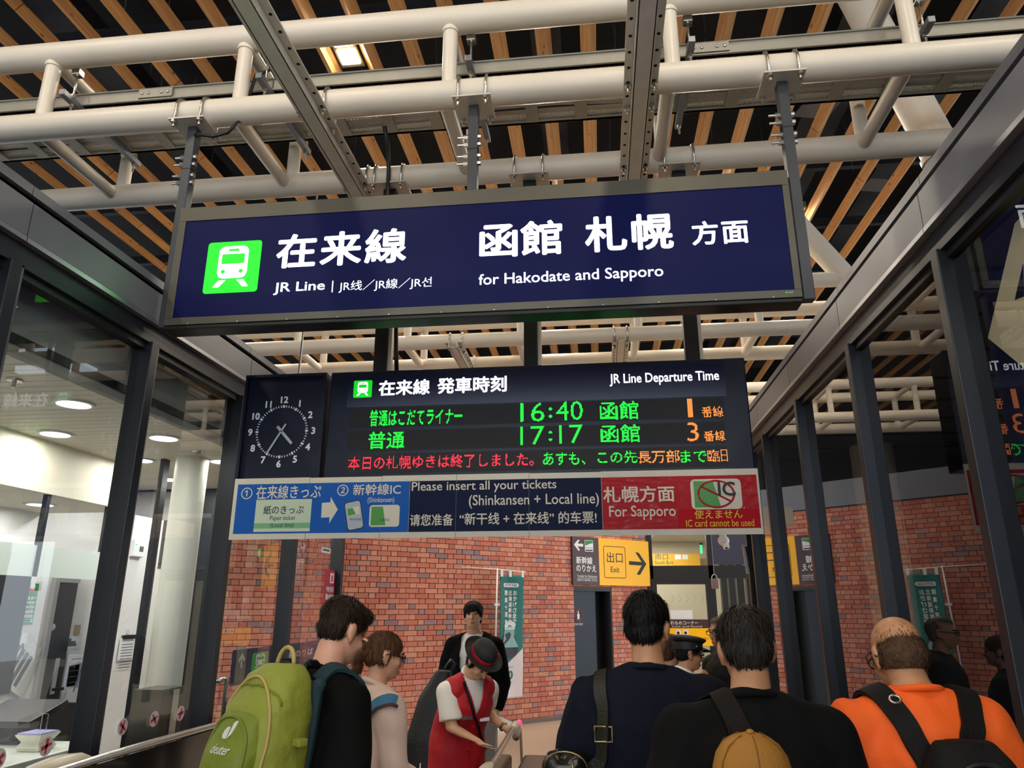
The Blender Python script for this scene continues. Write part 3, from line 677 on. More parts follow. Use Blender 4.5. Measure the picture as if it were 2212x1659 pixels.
tb('请您准备', 885.7, 979, 1110.5, 1136, bold=.014); tb('“新干线 + 在来线” 的车票!', 992.8, 1289, 1106, 1132.5, bold=.014)
tb('札幌方面', 1303, 1457, 1050, 1085, bold=.016); tb('For Sapporo', 1315.8, 1459.6, 1092, 1123)
q = PN.rect(1492.4, 1601.8, 1034.7, 1100); flat('ic_card_print', rrect(*q, .03), PN, m_pcream, bn, .0015, .003)
w_ = q[1] - q[0]; flat('ic_card_green', [(q[0] + .02, q[2] + .012), (q[0] + w_ * .58, q[2] + .012), (q[0] + w_ * .45, q[3] - .012), (q[0] + .02, q[3] - .012)], PN, m_pgreen, bn, .003, .0035)
cI = ((q[0] + q[1]) / 2, (q[2] + q[3]) / 2)
ring = [PN.p(cI[0] + .112 * math.cos(t), cI[1] + .085 * math.sin(t), .004) for t in [2 * math.pi * i / 40 for i in range(40)]]
MB().path(ring, .0065, 6, True).build('prohibition_ring', m_pred, bn); MB().tube(PN.p(cI[0] - .092, cI[1] + .05, .004), PN.p(cI[0] + .092, cI[1] - .05, .004), .0065, 6).build('prohibition_bar', m_pred, bn)
tb('IC', 1550, 1587.8, 1041, 1071.5, m_pblack, .02, .011); tb('使えません', 1500, 1604, 1101, 1120.5, m_pyel, .01); tb('IC card cannot be used', 1482, 1629, 1122, 1137.5, m_pyel, .004)
def tape_mat():
    m = bpy.data.materials.new('clear_tape'); m.use_nodes = True; nt = m.node_tree; nt.nodes.remove(nt.nodes['Principled BSDF']); o = nt.nodes['Material Output']
    t = nt.nodes.new('ShaderNodeBsdfTransparent'); g = nt.nodes.new('ShaderNodeBsdfGlossy'); g.inputs['Roughness'].default_value = .06; x = nt.nodes.new('ShaderNodeMixShader'); x.inputs[0].default_value = .045
    tc = nt.nodes.new('ShaderNodeTexCoord'); mp = nt.nodes.new('ShaderNodeMapping'); mp.inputs['Scale'].default_value = (9, 9, 22); n = nt.nodes.new('ShaderNodeTexNoise'); n.inputs['Scale'].default_value = 1.5; n.inputs['Detail'].default_value = 4; n.inputs['Distortion'].default_value = 1.5
    b = nt.nodes.new('ShaderNodeBump'); b.inputs['Strength'].default_value = 1.0; b.inputs['Distance'].default_value = .035
    nt.links.new(tc.outputs['Object'], mp.inputs[0]); nt.links.new(mp.outputs[0], n.inputs['Vector']); nt.links.new(n.outputs[0], b.inputs['Height']); nt.links.new(b.outputs[0], g.inputs['Normal'])
    nt.links.new(t.outputs[0], x.inputs[1]); nt.links.new(g.outputs[0], x.inputs[2]); nt.links.new(x.outputs[0], o.inputs[0]); return m
m_tape = tape_mat()
for (L, R, T, B) in ((1300, 1462, 1018, 1152), (1460, 1642, 1012, 1100)):
    q = PN.rect(L, R, T, B); MB()._add([PN.p(q[0], q[2], .013), PN.p(q[1], q[2], .013), PN.p(q[1], q[3], .013), PN.p(q[0], q[3], .013)], [(0, 1, 2, 3)]).build('clear_tape', m_tape, bn)
# ------------------------------------------------------------------ brick wall, set at an angle beyond the board
PW = Plane((-2.762, 10.746, 0), (.742, .670, 0))
m_mortar = M('grey_mortar', '6E6058', .8, var=(20, .1)); S0, S1, ZW = -3.7, 4.965, 3.30
NS0, NS1, NZ = 3.13, 3.985, 2.0
brick_cols = [('C87660', .12), ('D08670', .12), ('C06C5C', .12), ('D59076', .1), ('A07E80', .12), ('C88A7C', .1), ('947678', .1)]
m_bricks = [M('fired_brick_%d' % i, c, .75, var=(14, v), bump=(60, .25)) for i, (c, v) in enumerate(brick_cols)]
wb = thing('wall_brick', 'red brick wall in alternating long and short bricks beyond the departure board', 'wall', PW.p(0, 0)); wb['kind'] = 'structure'
MB().pbox(PW, S0, NS0, 0, ZW, -.3, -.012).build('mortar_bed', m_mortar, wb); MB().pbox(PW, NS1, S1, 0, ZW, -.3, -.012).build('mortar_bed', m_mortar, wb); MB().pbox(PW, NS0, NS1, NZ, ZW, -.3, -.012).build('mortar_bed', m_mortar, wb)
CH, BH = .073, .064
rotz = math.atan2(PW.U.y, PW.U.x)
bm_cache = {}
def brick_mesh(L, ci):
    k = (round(L, 3), ci)
    if k not in bm_cache:
        b = MB().box(-L / 2, L / 2, -.004, .02, -BH / 2, BH / 2); me = bpy.data.meshes.new('brick'); me.from_pydata(b.v, [], b.f); me.materials.append(m_bricks[ci]); bm_cache[k] = me
    return bm_cache[k]
bricks = []
rb = random.Random(3)
for r in range(int(ZW / CH)):
    z = r * CH + CH / 2; s = S0 - .12 + (.1615 if r % 2 else 0) + rb.uniform(-.01, .01); lng = True
    while s < S1:
        L = .212 if lng else .104
        a0, a1 = max(s, S0), min(s + L, S1)
        if z - CH / 2 < NZ and a1 > NS0 and a0 < NS1:
            if a0 < NS0: a1 = min(a1, NS0)
            elif a1 > NS1: a0 = max(a0, NS1)
            else: a1 = a0
        if a1 - a0 > .03:
            ci = rb.choices(range(7), (30, 24, 20, 12, 6, 8, 4) if lng else (22, 18, 10, 26, 6, 10, 2))[0]
            bricks.append(((a0 + a1) / 2, z, a1 - a0 - .009, ci))
        s += L; lng = not lng
def bscore(b):   # bricks seen largest: the uncovered stretch nearest the viewer
    return 0 if (-1.0 < b[0] < 2.9 and .9 < b[1] < 2.55) else 1
bricks.sort(key=lambda b: (bscore(b), (PW.p(b[0], b[1]) - CAMP).length))
rest = [MB() for _ in range(7)]
for i, (s, z, L, ci) in enumerate(bricks):
    n = rb.uniform(-.002, .002)
    if i < 300:
        o = bpy.data.objects.new('brick', brick_mesh(round(L, 2), ci)); COL.objects.link(o); o.parent = wb; o.location = PW.p(s, z, n) - org(wb); o.rotation_euler = (0, 0, rotz)
    else: rest[ci].pbox(PW, s - L / 2, s + L / 2, z - BH / 2, z + BH / 2, -.02, .004 + n)
allb = MB()
for ci, q in enumerate(rest): allb.cur = ci; allb._add(q.v, q.f)
allb.build('brickwork', m_bricks, wb, kind='stuff')
MB().pbox(PW, S0, NS0, 0, .06, -.01, .012).build('wall_base', M('grey_base', '6F625A', .6), wb); MB().pbox(PW, NS1, S1, 0, .06, -.01, .012).build('wall_base', MC['grey_base'], wb)
MB().pbox(PW, S0, S1 + .2, ZW, ZW + .42, -.3, .03).build('fascia', m_fascia, wb)
# dark door in the niche
m_ddoor = M('dark_navy_door', '1B2029', .4, .3)
dr = thing('door_1', 'dark navy staff door set in the brick wall under the exit sign', 'door', PW.p((NS0 + NS1) / 2, 0)); dr['kind'] = 'structure'
MB().pbox(PW, NS0, NS1 - .32, 0, NZ, -.12, -.07).build('door_leaf', m_ddoor, dr); MB().pbox(PW, NS1 - .32, NS1, 0, NZ, -.3, -.26).build('niche_back', m_black, dr)
MB().pbox(PW, NS0, NS1, NZ - .03, NZ, -.28, -.005).build('door_head', m_black, dr); MB().pbox(PW, NS1 - .02, NS1, 0, NZ - .03, -.28, -.005).build('door_jamb', m_black, dr)
q = PW.uv(1255, 1330); PD = Plane(PW.p(q[0], q[1], -.069), PW.U)
m_signred = M('sign_red', 'C03038', .5); m_signwhite = M('sign_white', 'EDEDF0', .5)
MB().path([PD.p(.075 * math.cos(t), .075 * math.sin(t) * 1.3, .003) for t in [2 * math.pi * i / 24 for i in range(24)]], .008, 6, True).build('prohibition_ring', m_signred, dr)
flat('person_symbol', [(-.02, -.06), (.02, -.06), (.028, .02), (.0, .045), (-.028, .02)], PD, m_signwhite, dr, 0, .003); flat('person_symbol', circ(0, .06, .015, 12), PD, m_signwhite, dr, 0, .003)
text_fit('lettering', 'STAFF ONLY', PD, (-.10, .10, -.155, -.12), m_signwhite, dr)

# exit / transfer sign on the brick wall
m_brown = M('sign_brown', '4A3033', .45); m_yel = M('sign_yellow', 'F7B500', .45, emit=.12); m_sblack = M('sign_black', '14110E', .5)
PX = Plane(PW.p(0, 0, .05), PW.U)
ex = thing('exit_sign', 'yellow exit sign with black arrow beside brown transfer panel on the bricks', 'sign', PX.p(4.0, 2.07))
def pxr(l, t, r_, b): return PX.uv(1230 + l / 11.64, 1150 + t / 11.64), PX.uv(1230 + r_ / 11.64, 1150 + b / 11.64)
zt_, zb_ = PX.uv(1238, 1158.5)[1], PX.uv(1238, 1262.5)[1]
eu0, eum, eu1 = PX.uv(1237, 1210)[0], PX.uv(1294, 1210)[0], PX.uv(1404.5, 1215)[0]
MB().pbox(PX, eu0, eum, zb_, zt_, -.05, 0).build('transfer_panel', m_brown, ex); MB().pbox(PX, eum, eu1, zb_, zt_, -.05, 0).build('exit_panel', m_yel, ex)
def zz(x, y): return PX.uv(1230 + x / 11.64, 1150 + y / 11.64)
flat('arrow', [zz(*p) for p in ((1500, 815), (1500, 722), (1815, 745), (1655, 500), (1740, 512), (1932, 795), (1775, 1068), (1690, 1060), (1820, 835))][::-1], PX, m_sblack, ex)
flat('arrow', [zz(*p) for p in ((115, 305), (210, 188), (258, 195), (205, 280), (345, 290), (342, 360), (205, 350), (265, 455), (225, 462))][::-1], PX, m_signwhite, ex)
a_, b_ = zz(855, 340), zz(1425, 1150)
outer = rrect(a_[0], b_[0], b_[1], a_[1], .03, 4); MB().path([PX.p(u, v, .001) for u, v in outer], .0055, 6, True).build('outline', M('sign_outline', '6B3F0A', .5), ex)
def ztext(body, l, t, r_, b, mat, **k):
    p, q2 = zz(l, (t + b) / 2), zz(r_, (t + b) / 2); m_ = (l + r_) / 2; text_fit('lettering', body, PX, (p[0], q2[0], zz(m_, b)[1], zz(m_, t)[1]), mat, ex, n=.003, **k)
ztext('出口', 940, 500, 1335, 765, m_sblack); ztext('Exit', 1040, 865, 1255, 1005, m_sblack)
ztext('新幹線', 168, 608, 575, 800, m_signwhite, bold=.02); ztext('のりかえ', 172, 818, 672, 990, m_signwhite, bold=.02)
ztext('Transfer for Shinkansen', 195, 1070, 690, 1130, m_signwhite); ztext('换乘新干线  轉乘新幹線  신칸센 환승', 195, 1175, 700, 1230, m_signwhite)
p_, q_ = zz(195, 1150), zz(695, 1156); quad('rule', PX, p_[0], q_[0], q_[1], p_[1], m_signwhite, ex)
a_, b_ = zz(383, 188), zz(600, 492); flat('train_tile', rrect(a_[0], b_[0], b_[1], a_[1], .012), PX, m_signwhite, ex)
h_ = a_[1] - b_[1]; w_ = b_[0] - a_[0]
flat('train_tile_green', rrect(a_[0] + .006, b_[0] - .006, b_[1] + h_ * .5, a_[1] - .006, .008), PX, M('sign_green', '2F8F45', .5), ex, .002, .003)
flat('train_nose', [(a_[0] + .01, b_[1] + h_ * .5), (b_[0] - .006, b_[1] + h_ * .5), (b_[0] - .006, a_[1] - h_ * .26), (b_[0] - w_ * .35, a_[1] - h_ * .30)], PX, m_signwhite, ex, .003, .004)
quad('train_stripe', PX, a_[0] + .012, b_[0] - .012, b_[1] + h_ * .06, b_[1] + h_ * .17, m_sblack, ex, .002, .003); quad('train_stripe', PX, a_[0] + .006, b_[0] - .006, b_[1] + h_ * .30, b_[1] + h_ * .36, M('sign_grey', '8C929C', .5), ex, .002, .003)

# tall teal flag
PF = Plane(PW.p(0, 0, .32), PW.U); m_teal = M('teal_cloth', '14716B', .55, var=(3, .06)); m_wcloth = M('white_cloth', 'E6DAE0', .6)
fg = thing('banner_flag', 'tall teal and white banner flag with train picture before the brick wall', 'flag', PF.p(PF.uv(1075, 1300)[0], 0))
fu0, fu1 = PF.uv(1080, 1370)[0], PF.uv(1131, 1370)[0]; fz1, fz0 = PF.uv(1110, 1242)[1], PF.uv(1100, 1508)[1]
def wave(u, v): return .022 * math.sin((u - fu0) * 14 + v * 1.1) * (.4 + .6 * (fz1 - v) / (fz1 - fz0)) * math.exp(-((u - fu0) / .3)) + .006 * math.sin(u * 9 + v * 5)
def skewu(u, v): return u - .03 * (fz1 - v) / (fz1 - fz0)
def cloth(u0, u1, v0, v1f, mat, name, dn=0., nu=22, nv_=40):
    vs = []; fs = []
    for j in range(nv_ + 1):
        for i in range(nu + 1):
            u = u0 + (u1 - u0) * i / nu; vt = v1f(i / nu) if callable(v1f) else v1f; v = v0 + (vt - v0) * j / nv_
            vs.append(PF.p(skewu(u, v), v, wave(u, v) + dn))
    k = nu + 1
    for j in range(nv_):
        for i in range(nu): fs.append((j * k + i, j * k + i + 1, (j + 1) * k + i + 1, (j + 1) * k + i))
    o = mk(name, vs, fs, mat, fg, smooth=True); md = o.modifiers.new('thick', 'SOLIDIFY'); md.thickness = .002; return o
FH = fz1 - fz0; FW = fu1 - fu0
cloth(fu0, fu1, fz0, fz0 + FH, m_teal, 'cloth')
cloth(fu0 + .001, fu1 - .001, fz0, lambda t: fz0 + FH * (.20 + .19 * t), m_wcloth, 'white_field', .003)
def fprint(body, a0, a1, b0, b1, mat, bold=.01, name='lettering', dn=.007):
    v, f, sz, _z = text_geo(body, bold); vs = []
    for (x, y), z_ in zip(v, _z):
        u = fu0 + FW * (a0 + (a1 - a0) * x); w = fz0 + FH * (b0 + (b1 - b0) * y); vs.append(PF.p(skewu(u, w), w, wave(u, w) + dn + z_))
    mk(name, vs, f, mat, fg)
def fpoly(pts, mat, name, dn=.006):
    n = len(pts); c = (sum(p[0] for p in pts) / n, sum(p[1] for p in pts) / n); P3 = [(fu0 + FW * a, fz0 + FH * b) for a, b in pts + [c]]
    mk(name, [PF.p(skewu(u, w), w, wave(u, w) + dn) for u, w in P3], [(i, (i + 1) % n, n) for i in range(n)], mat, fg)
for body, a0, b1, st, sz_ in (('おかげさまで', .56, .868, .048, .16), ('北海道新幹線は', .37, .868, .048, .15), ('開業十周年', .20, .868, .060, .13)):
    for i, ch in enumerate(body): fprint(ch, a0, a0 + sz_, b1 - st * i - .042, b1 - st * i, m_signwhite, .02)
fpoly([(.17, .895), (.74, .895), (.80, .912), (.74, .93), (.17, .93), (.15, .912)], m_wcloth, 'date_tag'); fprint('2026.3.26', .22, .70, .902, .922, M('print_teal', '12635E', .6), .01, dn=.009)
fpoly([(.10, .30), (.68, .33), (.80, .385), (.70, .46), (.60, .54), (.12, .50)], M('train_dark', '2A2530', .5), 'train_underside', .0065)
fpoly([(.05, .40), (.80, .40), (.62, .48), (.64, .56), (.20, .56), (.16, .46)], M('train_teal_grey', '7FA9A6', .4), 'train_nose', .008)
fpoly([(.20, .545), (.64, .545), (.68, .585), (.60, .61), (.26, .61), (.18, .58)], M('train_pale', 'D4DCDC', .4), 'train_roof', .009); fpoly([(.30, .545), (.52, .545), (.50, .575), (.38, .582)], M('train_window_blue', '24356E', .3), 'train_window', .0105)
fprint('10', .25, .60, .145, .215, m_teal, .03, dn=.008); fprint('HOKKAIDO', .18, .60, .235, .247, m_teal, 0, dn=.008); fprint('SHINKANSEN', .16, .58, .112, .124, m_teal, 0, dn=.008); fprint('JR', .16, .27, .045, .072, M('print_leaf', '6E9A5C', .5), .03, dn=.008)
pu = PF.uv(1075, 1300)[0] - .03
MB().path([PF.p(pu + .02, fz1 + .09), PF.p(pu, 1.4), PF.p(pu - .04, .02)], .012, 8).build('flag_pole', m_signwhite, fg, smooth=True)
MB().path([PF.p(pu - .62, fz1 + .09), PF.p(pu, fz1 + .075), PF.p(fu1 + .05, fz1 + .05)], .008, 8).build('cross_bar', m_signwhite, fg, smooth=True)
for a_ in (.06, .42, .96): u = fu0 + FW * a_; MB().pbox(PF, u - .022, u + .022, fz1 - .03, fz1 + .07, -.008, .012).build('tab', m_signwhite, fg)
MB().pbox(PF, pu - .03, pu + .08, fz0 + FH * .74, fz0 + FH * .76, -.006, .006).build('tab', m_wcloth, fg)
MB().lathe(PF.p(pu - .04, 0), [(.17, 0), (.17, .04), (.12, .07), (.03, .08)], 20).build('flag_base', M('base_grey', 'CFCFD2', .5), fg, smooth='auto')

# ------------------------------------------------------------------ glazed door wall beyond, with the south exit passage
PE = Plane((0, 14.05, 0), (1, 0, 0)); m_doorframe = M('door_frame_charcoal', '2F2F33', .45, .3)
dw = thing('door_2', 'charcoal framed glass door wall with transom beyond the exit sign', 'door', (2.0, 14.05, 0)); dw['kind'] = 'structure'
def E2(px, py): return PE.uv(px, py)
xe = [E2(1408, 1300)[0], E2(1541, 1300)[0], E2(1632, 1300)[0] + .25]; zh1, zh0 = E2(1480, 1222)[1], E2(1480, 1250)[1]
for x in xe: MB().box(x - .05, x + .05, 14.0, 14.12, 0, 3.3).build('post', m_doorframe, dw)
MB().box(xe[0], xe[2], 14.0, 14.1, zh0, zh1).build('transom_rail', m_doorframe, dw); MB().box(xe[0], xe[2], 14.0, 14.12, 3.02, 3.42).build('head_rail', m_doorframe, dw)
MB().box(xe[1] - .12, xe[1] - .05, 13.98, 14.08, 0, zh0).build('door_stile', m_doorframe, dw); MB().box(xe[0] + .02, xe[0] + .1, 13.98, 14.08, 0, zh0).build('door_stile', m_doorframe, dw)
MB().box(xe[0] + .1, xe[1] - .12, 13.98, 14.08, zh0 - .1, zh0).build('door_top_rail', m_doorframe, dw); MB().box(xe[1] + .05, xe[2], 13.99, 14.05, 2.45, 3.02).build('blue_grey_panel', M('blue_grey_panel', '3C3E52', .4), dw)
for a_, b_, c_, d_ in ((xe[0] + .05, xe[1] - .05, zh1, 3.02), (xe[0] + .1, xe[1] - .12, .05, zh0 - .1), (xe[1] + .05, xe[2] - .05, .05, zh0)):
    MB()._add([(a_, 14.04, c_), (b_, 14.04, c_), (b_, 14.04, d_), (a_, 14.04, d_)], [(0, 1, 2, 3)]).build('glass_pane', m_glassL, dw)
for k in range(5):
    x = xe[0] + .35 + k * .13; MB().path([(x, 14.03, 1.93), (x + .05, 14.03, 1.86), (x, 14.03, 1.79)], .006, 5).build('chevron_sticker', M('frost_sticker', 'A9AAA4', .6), dw)
# passage behind the doors
pg = thing('wall_back', 'pale lit passage leading to the south exit behind the glass doors', 'passage', (2, 20, 0)); pg['kind'] = 'structure'
m_beige = M('beige_passage_wall', 'CFC6AE', .6, var=(1, .04)); m_slatdark = M('dark_passage_panel', '2B2E33', .5)
MB().box(-1, 5, 21, 21.2, 0, 3.6).build('end_wall', m_beige, pg); MB().box(-1, 5, 14.3, 21, 3.45, 3.55).build('passage_ceiling', M('passage_ceiling_white', 'E4E0D8', .6), pg)
MB().box(3.2, 3.35, 14.3, 21, 0, 3.45).build('side_wall', m_beige, pg)
for k in range(5): MB().box(3.05, 3.2, 15.2 + k * 1.1, 15.45 + k * 1.1, 0, 3.45).build('dark_panel', m_slatdark, pg)
m_disc = M('office_downlight', 'FFFBF0', .4, emit=9)
for px, py in ((1434, 1175), (1426, 1184), (1419, 1191), (1412, 1198)):
    p = at_z(px, py, 3.44); t = thing('downlight', 'round white ceiling light in the passage behind the doors', 'ceiling light', p, 'passage downlights')
    MB().tube((p.x, p.y, 3.43), (p.x, p.y, 3.449), .16, 20).build('lens', m_disc, t); MB().ring((p.x, p.y, 3.425), [(.16, 0), (.19, 0), (.19, .025), (.16, .025)], 20).build('rim', m_signwhite, t)
for y in (15.4, 17.5, 19.6):
    L = bpy.data.lights.new('passage_light', 'AREA'); L.size = .5; L.energy = 38; L.color = (1, .93, .82); o = bpy.data.objects.new('passage_light', L); COL.objects.link(o); o.location = (1.6, y, 3.42)
PQ = Plane((0, 20.6, 0), (1, 0, 0)); sx_ = thing('south_exit_sign', 'yellow south exit sign seen through the transom glass', 'sign', (1.5, 20.6, 2.6))
q = PQ.rect(1404, 1512, 1196, 1222); MB().pbox(PQ, *q, -.08, 0).build('panel', M('sign_amber', 'D9A52E', .5, emit=.15), sx_)
text_px('lettering', '南口', PQ, 1415, 1443, 1196.5, 1209, m_sblack, sx_); text_px('lettering', 'South Exit', PQ, 1415, 1454, 1211, 1219, m_sblack, sx_)
for l, r_ in ((1458, 1471), (1474, 1486)): quad('pictogram', PQ, *PQ.rect(l, r_, 1198, 1208), m_signwhite, sx_)
# green exit lamp
PG = Plane((0, 16.5, 0), (1, 0, 0)); q = PG.rect(1513, 1517, 1177, 1195); g = thing('exit_lamp', 'slim green emergency exit lamp glowing behind the transom', 'lamp', PG.p(q[0], q[2])); MB().pbox(PG, *q, -.05, 0).build('lens', M('exit_green', '1FE07A', .4, emit=1.6), g); MB().pbox(PG, q[0] - .02, q[1] + .02, q[3], q[3] + .04, -.06, .0).build('bracket', m_black, g)
# lost property board on the door
PY = Plane((0, 13.9, 0), (1, 0, 0)); yb = thing('notice_board', 'brown and yellow lost property notice board on the glass door', 'notice board', PY.p(PY.uv(1485, 1370)[0], 1.2))
q1 = PY.rect(1420, 1530, 1338, 1357); q2 = PY.rect(1420, 1542, 1357, 1395); MB().pbox(PY, *q1, -.03, 0).build('header', m_brown, yb); MB().pbox(PY, *q2, -.03, 0).build('panel', m_yel, yb)
text_px('lettering', '忘れものコーナー', PY, 1440, 1508, 1341, 1349.5, m_signwhite, yb, bold=.015); text_px('lettering', 'Lost and found', PY, 1452, 1516, 1351, 1355, m_signwhite, yb)
for l in (1460, 1476): quad('pictogram', PY, *PY.rect(l, l + 11, 1361, 1373), m_signwhite, yb); 
for l in (1465, 1481): flat('pictogram_figure', circ(PY.uv(l, 1367)[0], PY.uv(l, 1367)[1], .025, 10), PY, m_sblack, yb, .002, .004)
text_px('lettering', 'お客様の窓口', PY, 1503, 1530, 1377, 1382, m_sblack, yb)
MB().pbox(PY, (q2[0] + q2[1]) / 2 - .03, (q2[0] + q2[1]) / 2 + .03, 0, q2[2], -.05, -.02).build('stand', m_darksteel, yb)
# white notice on the door, surveillance camera, hanging tag, access panel
PZ = Plane((0, 13.93, 0), (1, 0, 0)); q = PZ.rect(1449, 1496, 1318, 1338); quad('door_notice', PZ, *q, m_signwhite).update_tag(); tag(bpy.context.scene.collection.objects[-1], 'white printed notice taped low on the glass door', 'notice')
PC = Plane((0, 10.2, 0), (1, 0, 0)); c = PC.uv(1563, 1168); p = PC.p(*c)
cm = thing('surveillance_camera', 'white dome surveillance camera hanging below the banner edge', 'camera', p)
MB().box(p.x - .9, p.x + .7, p.y - .1, p.y + .9, p.z + .20, p.z + .42).build('mount_soffit', m_cream, cm); MB().tube((p.x, p.y, p.z + .04), (p.x - .02, p.y + .03, p.z + .2), .045, 14).build('mount_arm', m_signwhite, cm, smooth='auto')
MB().ell((p.x, p.y, p.z), (.075, .075, .07)).build('dome', m_signwhite, cm, smooth=True); MB().tube((p.x + .015, p.y - .05, p.z - .06), (p.x + .018, p.y - .07, p.z - .10), .042, 14).build('camera_head', m_signwhite, cm, smooth='auto'); MB().tube((p.x + .018, p.y - .071, p.z - .10), (p.x + .018, p.y - .078, p.z - .103), .016, 12).build('lens', m_black, cm)
PH = Plane((0, 8.6, 0), (1, 0, 0)); q = PH.rect(1537, 1551.5, 1250, 1272); hg = thing('hanging_pouch', 'small pink patterned pouch hanging by a loop near the doors', 'pouch', PH.p(q[0], q[2]))
MB().pbox(PH, *q, -.012, .012).build('pouch', M('pink_pattern', 'C9A9AC', .7, var=(80, .3)), hg, bevel=.006); MB().path([PH.p((q[0] + q[1]) / 2 + .03 * math.cos(t), q[3] + .045 * math.sin(t)) for t in [math.pi * i / 10 for i in range(11)]], .005, 6).build('loop', m_signwhite, hg); MB().tube(PH.p((q[0] + q[1]) / 2, q[3] + .04), PH.p((q[0] + q[1]) / 2, 2.95), .003, 5).build('cord', m_signwhite, hg)
# end cap of the right glass wall: access panel with a dark handle
ap = thing('access_panel', 'slanted grey access panel with long dark handle at the end of the right glass wall', 'panel', (XR + .0, 8.4, 2.2)); PA = Plane((0, 8.4, 0), (1, 0, 0))
a4 = [PA.uv(*p) for p in ((1603, 1176), (1613, 1240), (1632, 1238), (1632, 1175))]; flat('plate', a4, PA, m_silver, ap, -.02, 0); MB().path([PA.p(*PA.uv(x, y), .01) for x, y in ((1608, 1182), (1612, 1183), (1620, 1228), (1630, 1232))], .016, 8).build('handle', m_black, ap, smooth=True)
MB().box(XR + .03, XR + .2, 8.38, 8.46, 0, 3.3).build('support', m_frame, ap)
# ------------------------------------------------------------------ the bright ticket office behind the left glass
of = thing('wall_office', 'white walls, slatted ceiling and bulkhead of the bright ticket office', 'office', (-5, 3, 0)); of['kind'] = 'structure'
OC = 2.95; m_strip = M('white_ceiling_strip', 'DDD8CC', .45, var=(2, .02)); m_greyb = M('grey_bulkhead', '8B8884', .6)
MB().box(-9, -2.9, -2, 8.0, OC + .03, OC + .08).build('ceiling_backing', m_black, of)
strip_me = None
for k in range(62):
    y = 1.4 + k * .1
    if strip_me is None:
        o = MB().box(-8.8, -2.92, y, y + .093, OC, OC + .03).build('ceiling_strip', m_strip, of, bevel=.004); strip_me = o.data; base = y
    else:
        o2 = o.copy(); COL.objects.link(o2); o2.parent = of; o2.location = (0, k * .1, 0)
MB().box(-4.1, -2.8, 7.66, 7.9, 2.62, OC + .3).build('dark_header', m_frame, of); MB().box(-2.96, -2.91, -2, 7.6, OC - .02, ZT + .2).build('bulkhead', m_greyb, of)
out = [(-5.2, -2), (-4.25, -2), (-4.25, 6.0)] + [(-4.25 - .4 + .4 * math.cos(t), 6.0 + .4 * math.sin(t)) for t in [math.pi / 2 * i / 8 for i in range(1, 9)]] + [(-5.2, 6.4)]
MB().prism(out, Matrix.Identity(4), 2.55, OC).build('canopy', m_cream, of, smooth='auto')
MB().box(-5.4, -5.2, -2, 7.8, 0, OC).build('rear_wall', m_whitewall, of)
MB().box(-6.3, -4.2, 7.75, 7.95, 0, OC).build('end_wall', m_whitewall, of)
MB().box(-5.2, -4.2, 7.66, 7.75, 2.15, 2.62).build('door_header', M('dark_lintel', '4A4A4E', .5), of); MB().box(-5.2, -4.3, 7.68, 7.75, 0, 2.1).build('white_door', M('white_door_leaf', 'F0EEE6', .5), of)
MB().box(-4.28, -4.1, 7.6, 7.9, 0, OC).build('door_post', m_frame, of); MB().box(-9, -2.75, -3.3, -3.2, 0, 3.4).build('near_wall', m_whitewall, of); MB().box(-9, -2.75, -3.3, 7.95, ZT + .2, ZT + .28).build('office_roof', m_black, of)
for px, py, r in ((160, 871, .10), (120, 936, .10), (354, 945, .10), (482, 996, .10), (306, 993, .09)):
    p = at_z(px, py, OC)
    t = thing('downlight', 'round office ceiling light %s' % {160: 'nearest the glass corner post', 120: 'just above the cream canopy', 354: 'behind the second glass pane', 482: 'beside the clock', 306: 'half hidden by the mullion'}[px], 'ceiling light', (p.x, p.y, OC - .01), 'office downlights')
    MB().tube((p.x, p.y, OC - .006), (p.x, p.y, OC - .002), r, 24).build('lens', m_disc, t); MB().ring((p.x, p.y, OC - .012), [(r, 0), (r + .025, 0), (r + .025, .011), (r, .011)], 24).build('rim', m_signwhite, t)
    L = bpy.data.lights.new('downlight_lamp', 'AREA'); L.shape = 'DISK'; L.size = .2; L.energy = OFFICE_LAMP_W; L.color = (1, .95, .86); o = bpy.data.objects.new('downlight_lamp', L); COL.objects.link(o); o.parent = t; o.location = (0, 0, -.006)
for x, y in ((-4.75, 2.2), (-4.75, 4.2), (-4.75, 5.8), (-3.6, 1.6), (-3.4, 6.9), (-4.3, 6.95)):  # the last downlight is added to brighten the white door
    t = thing('downlight', 'round ceiling light deeper in the ticket office, one added to brighten the white door', 'ceiling light', (x, y, 2.54 if x < -4.5 else OC - .01), 'inner office downlights'); zq = 2.545 if x < -4.5 else OC - .006
    MB().tube((x, y, zq), (x, y, zq + .004), .1, 24).build('lens', m_disc, t); MB().ring((x, y, zq - .005), [(.1, 0), (.125, 0), (.125, .01), (.1, .01)], 24).build('rim', m_signwhite, t)
    L = bpy.data.lights.new('downlight_lamp', 'AREA'); L.shape = 'DISK'; L.size = .2; L.energy = OFFICE_LAMP_W * (3.2 if y > 6.5 else 1.6); L.color = (1, .96, .9); o = bpy.data.objects.new('downlight_lamp', L); COL.objects.link(o); o.parent = t; o.location = (0, 0, -.012)
for px, py in ((32, 819), (428, 975)):
    p = at_z(px, py, OC); t = thing('sprinkler_head', 'small ceiling sprinkler %s' % ('near the corner post' if px < 100 else 'near the clock'), 'sprinkler', (p.x, p.y, OC - .05))
    MB().lathe((p.x, p.y, OC - .012), [(.04, .0), (.045, .012)], 16).build('rosette', m_silver, t); MB().tube((p.x, p.y, OC - .05), (p.x, p.y, OC - .012), .012, 10).build('nozzle', m_silver, t)
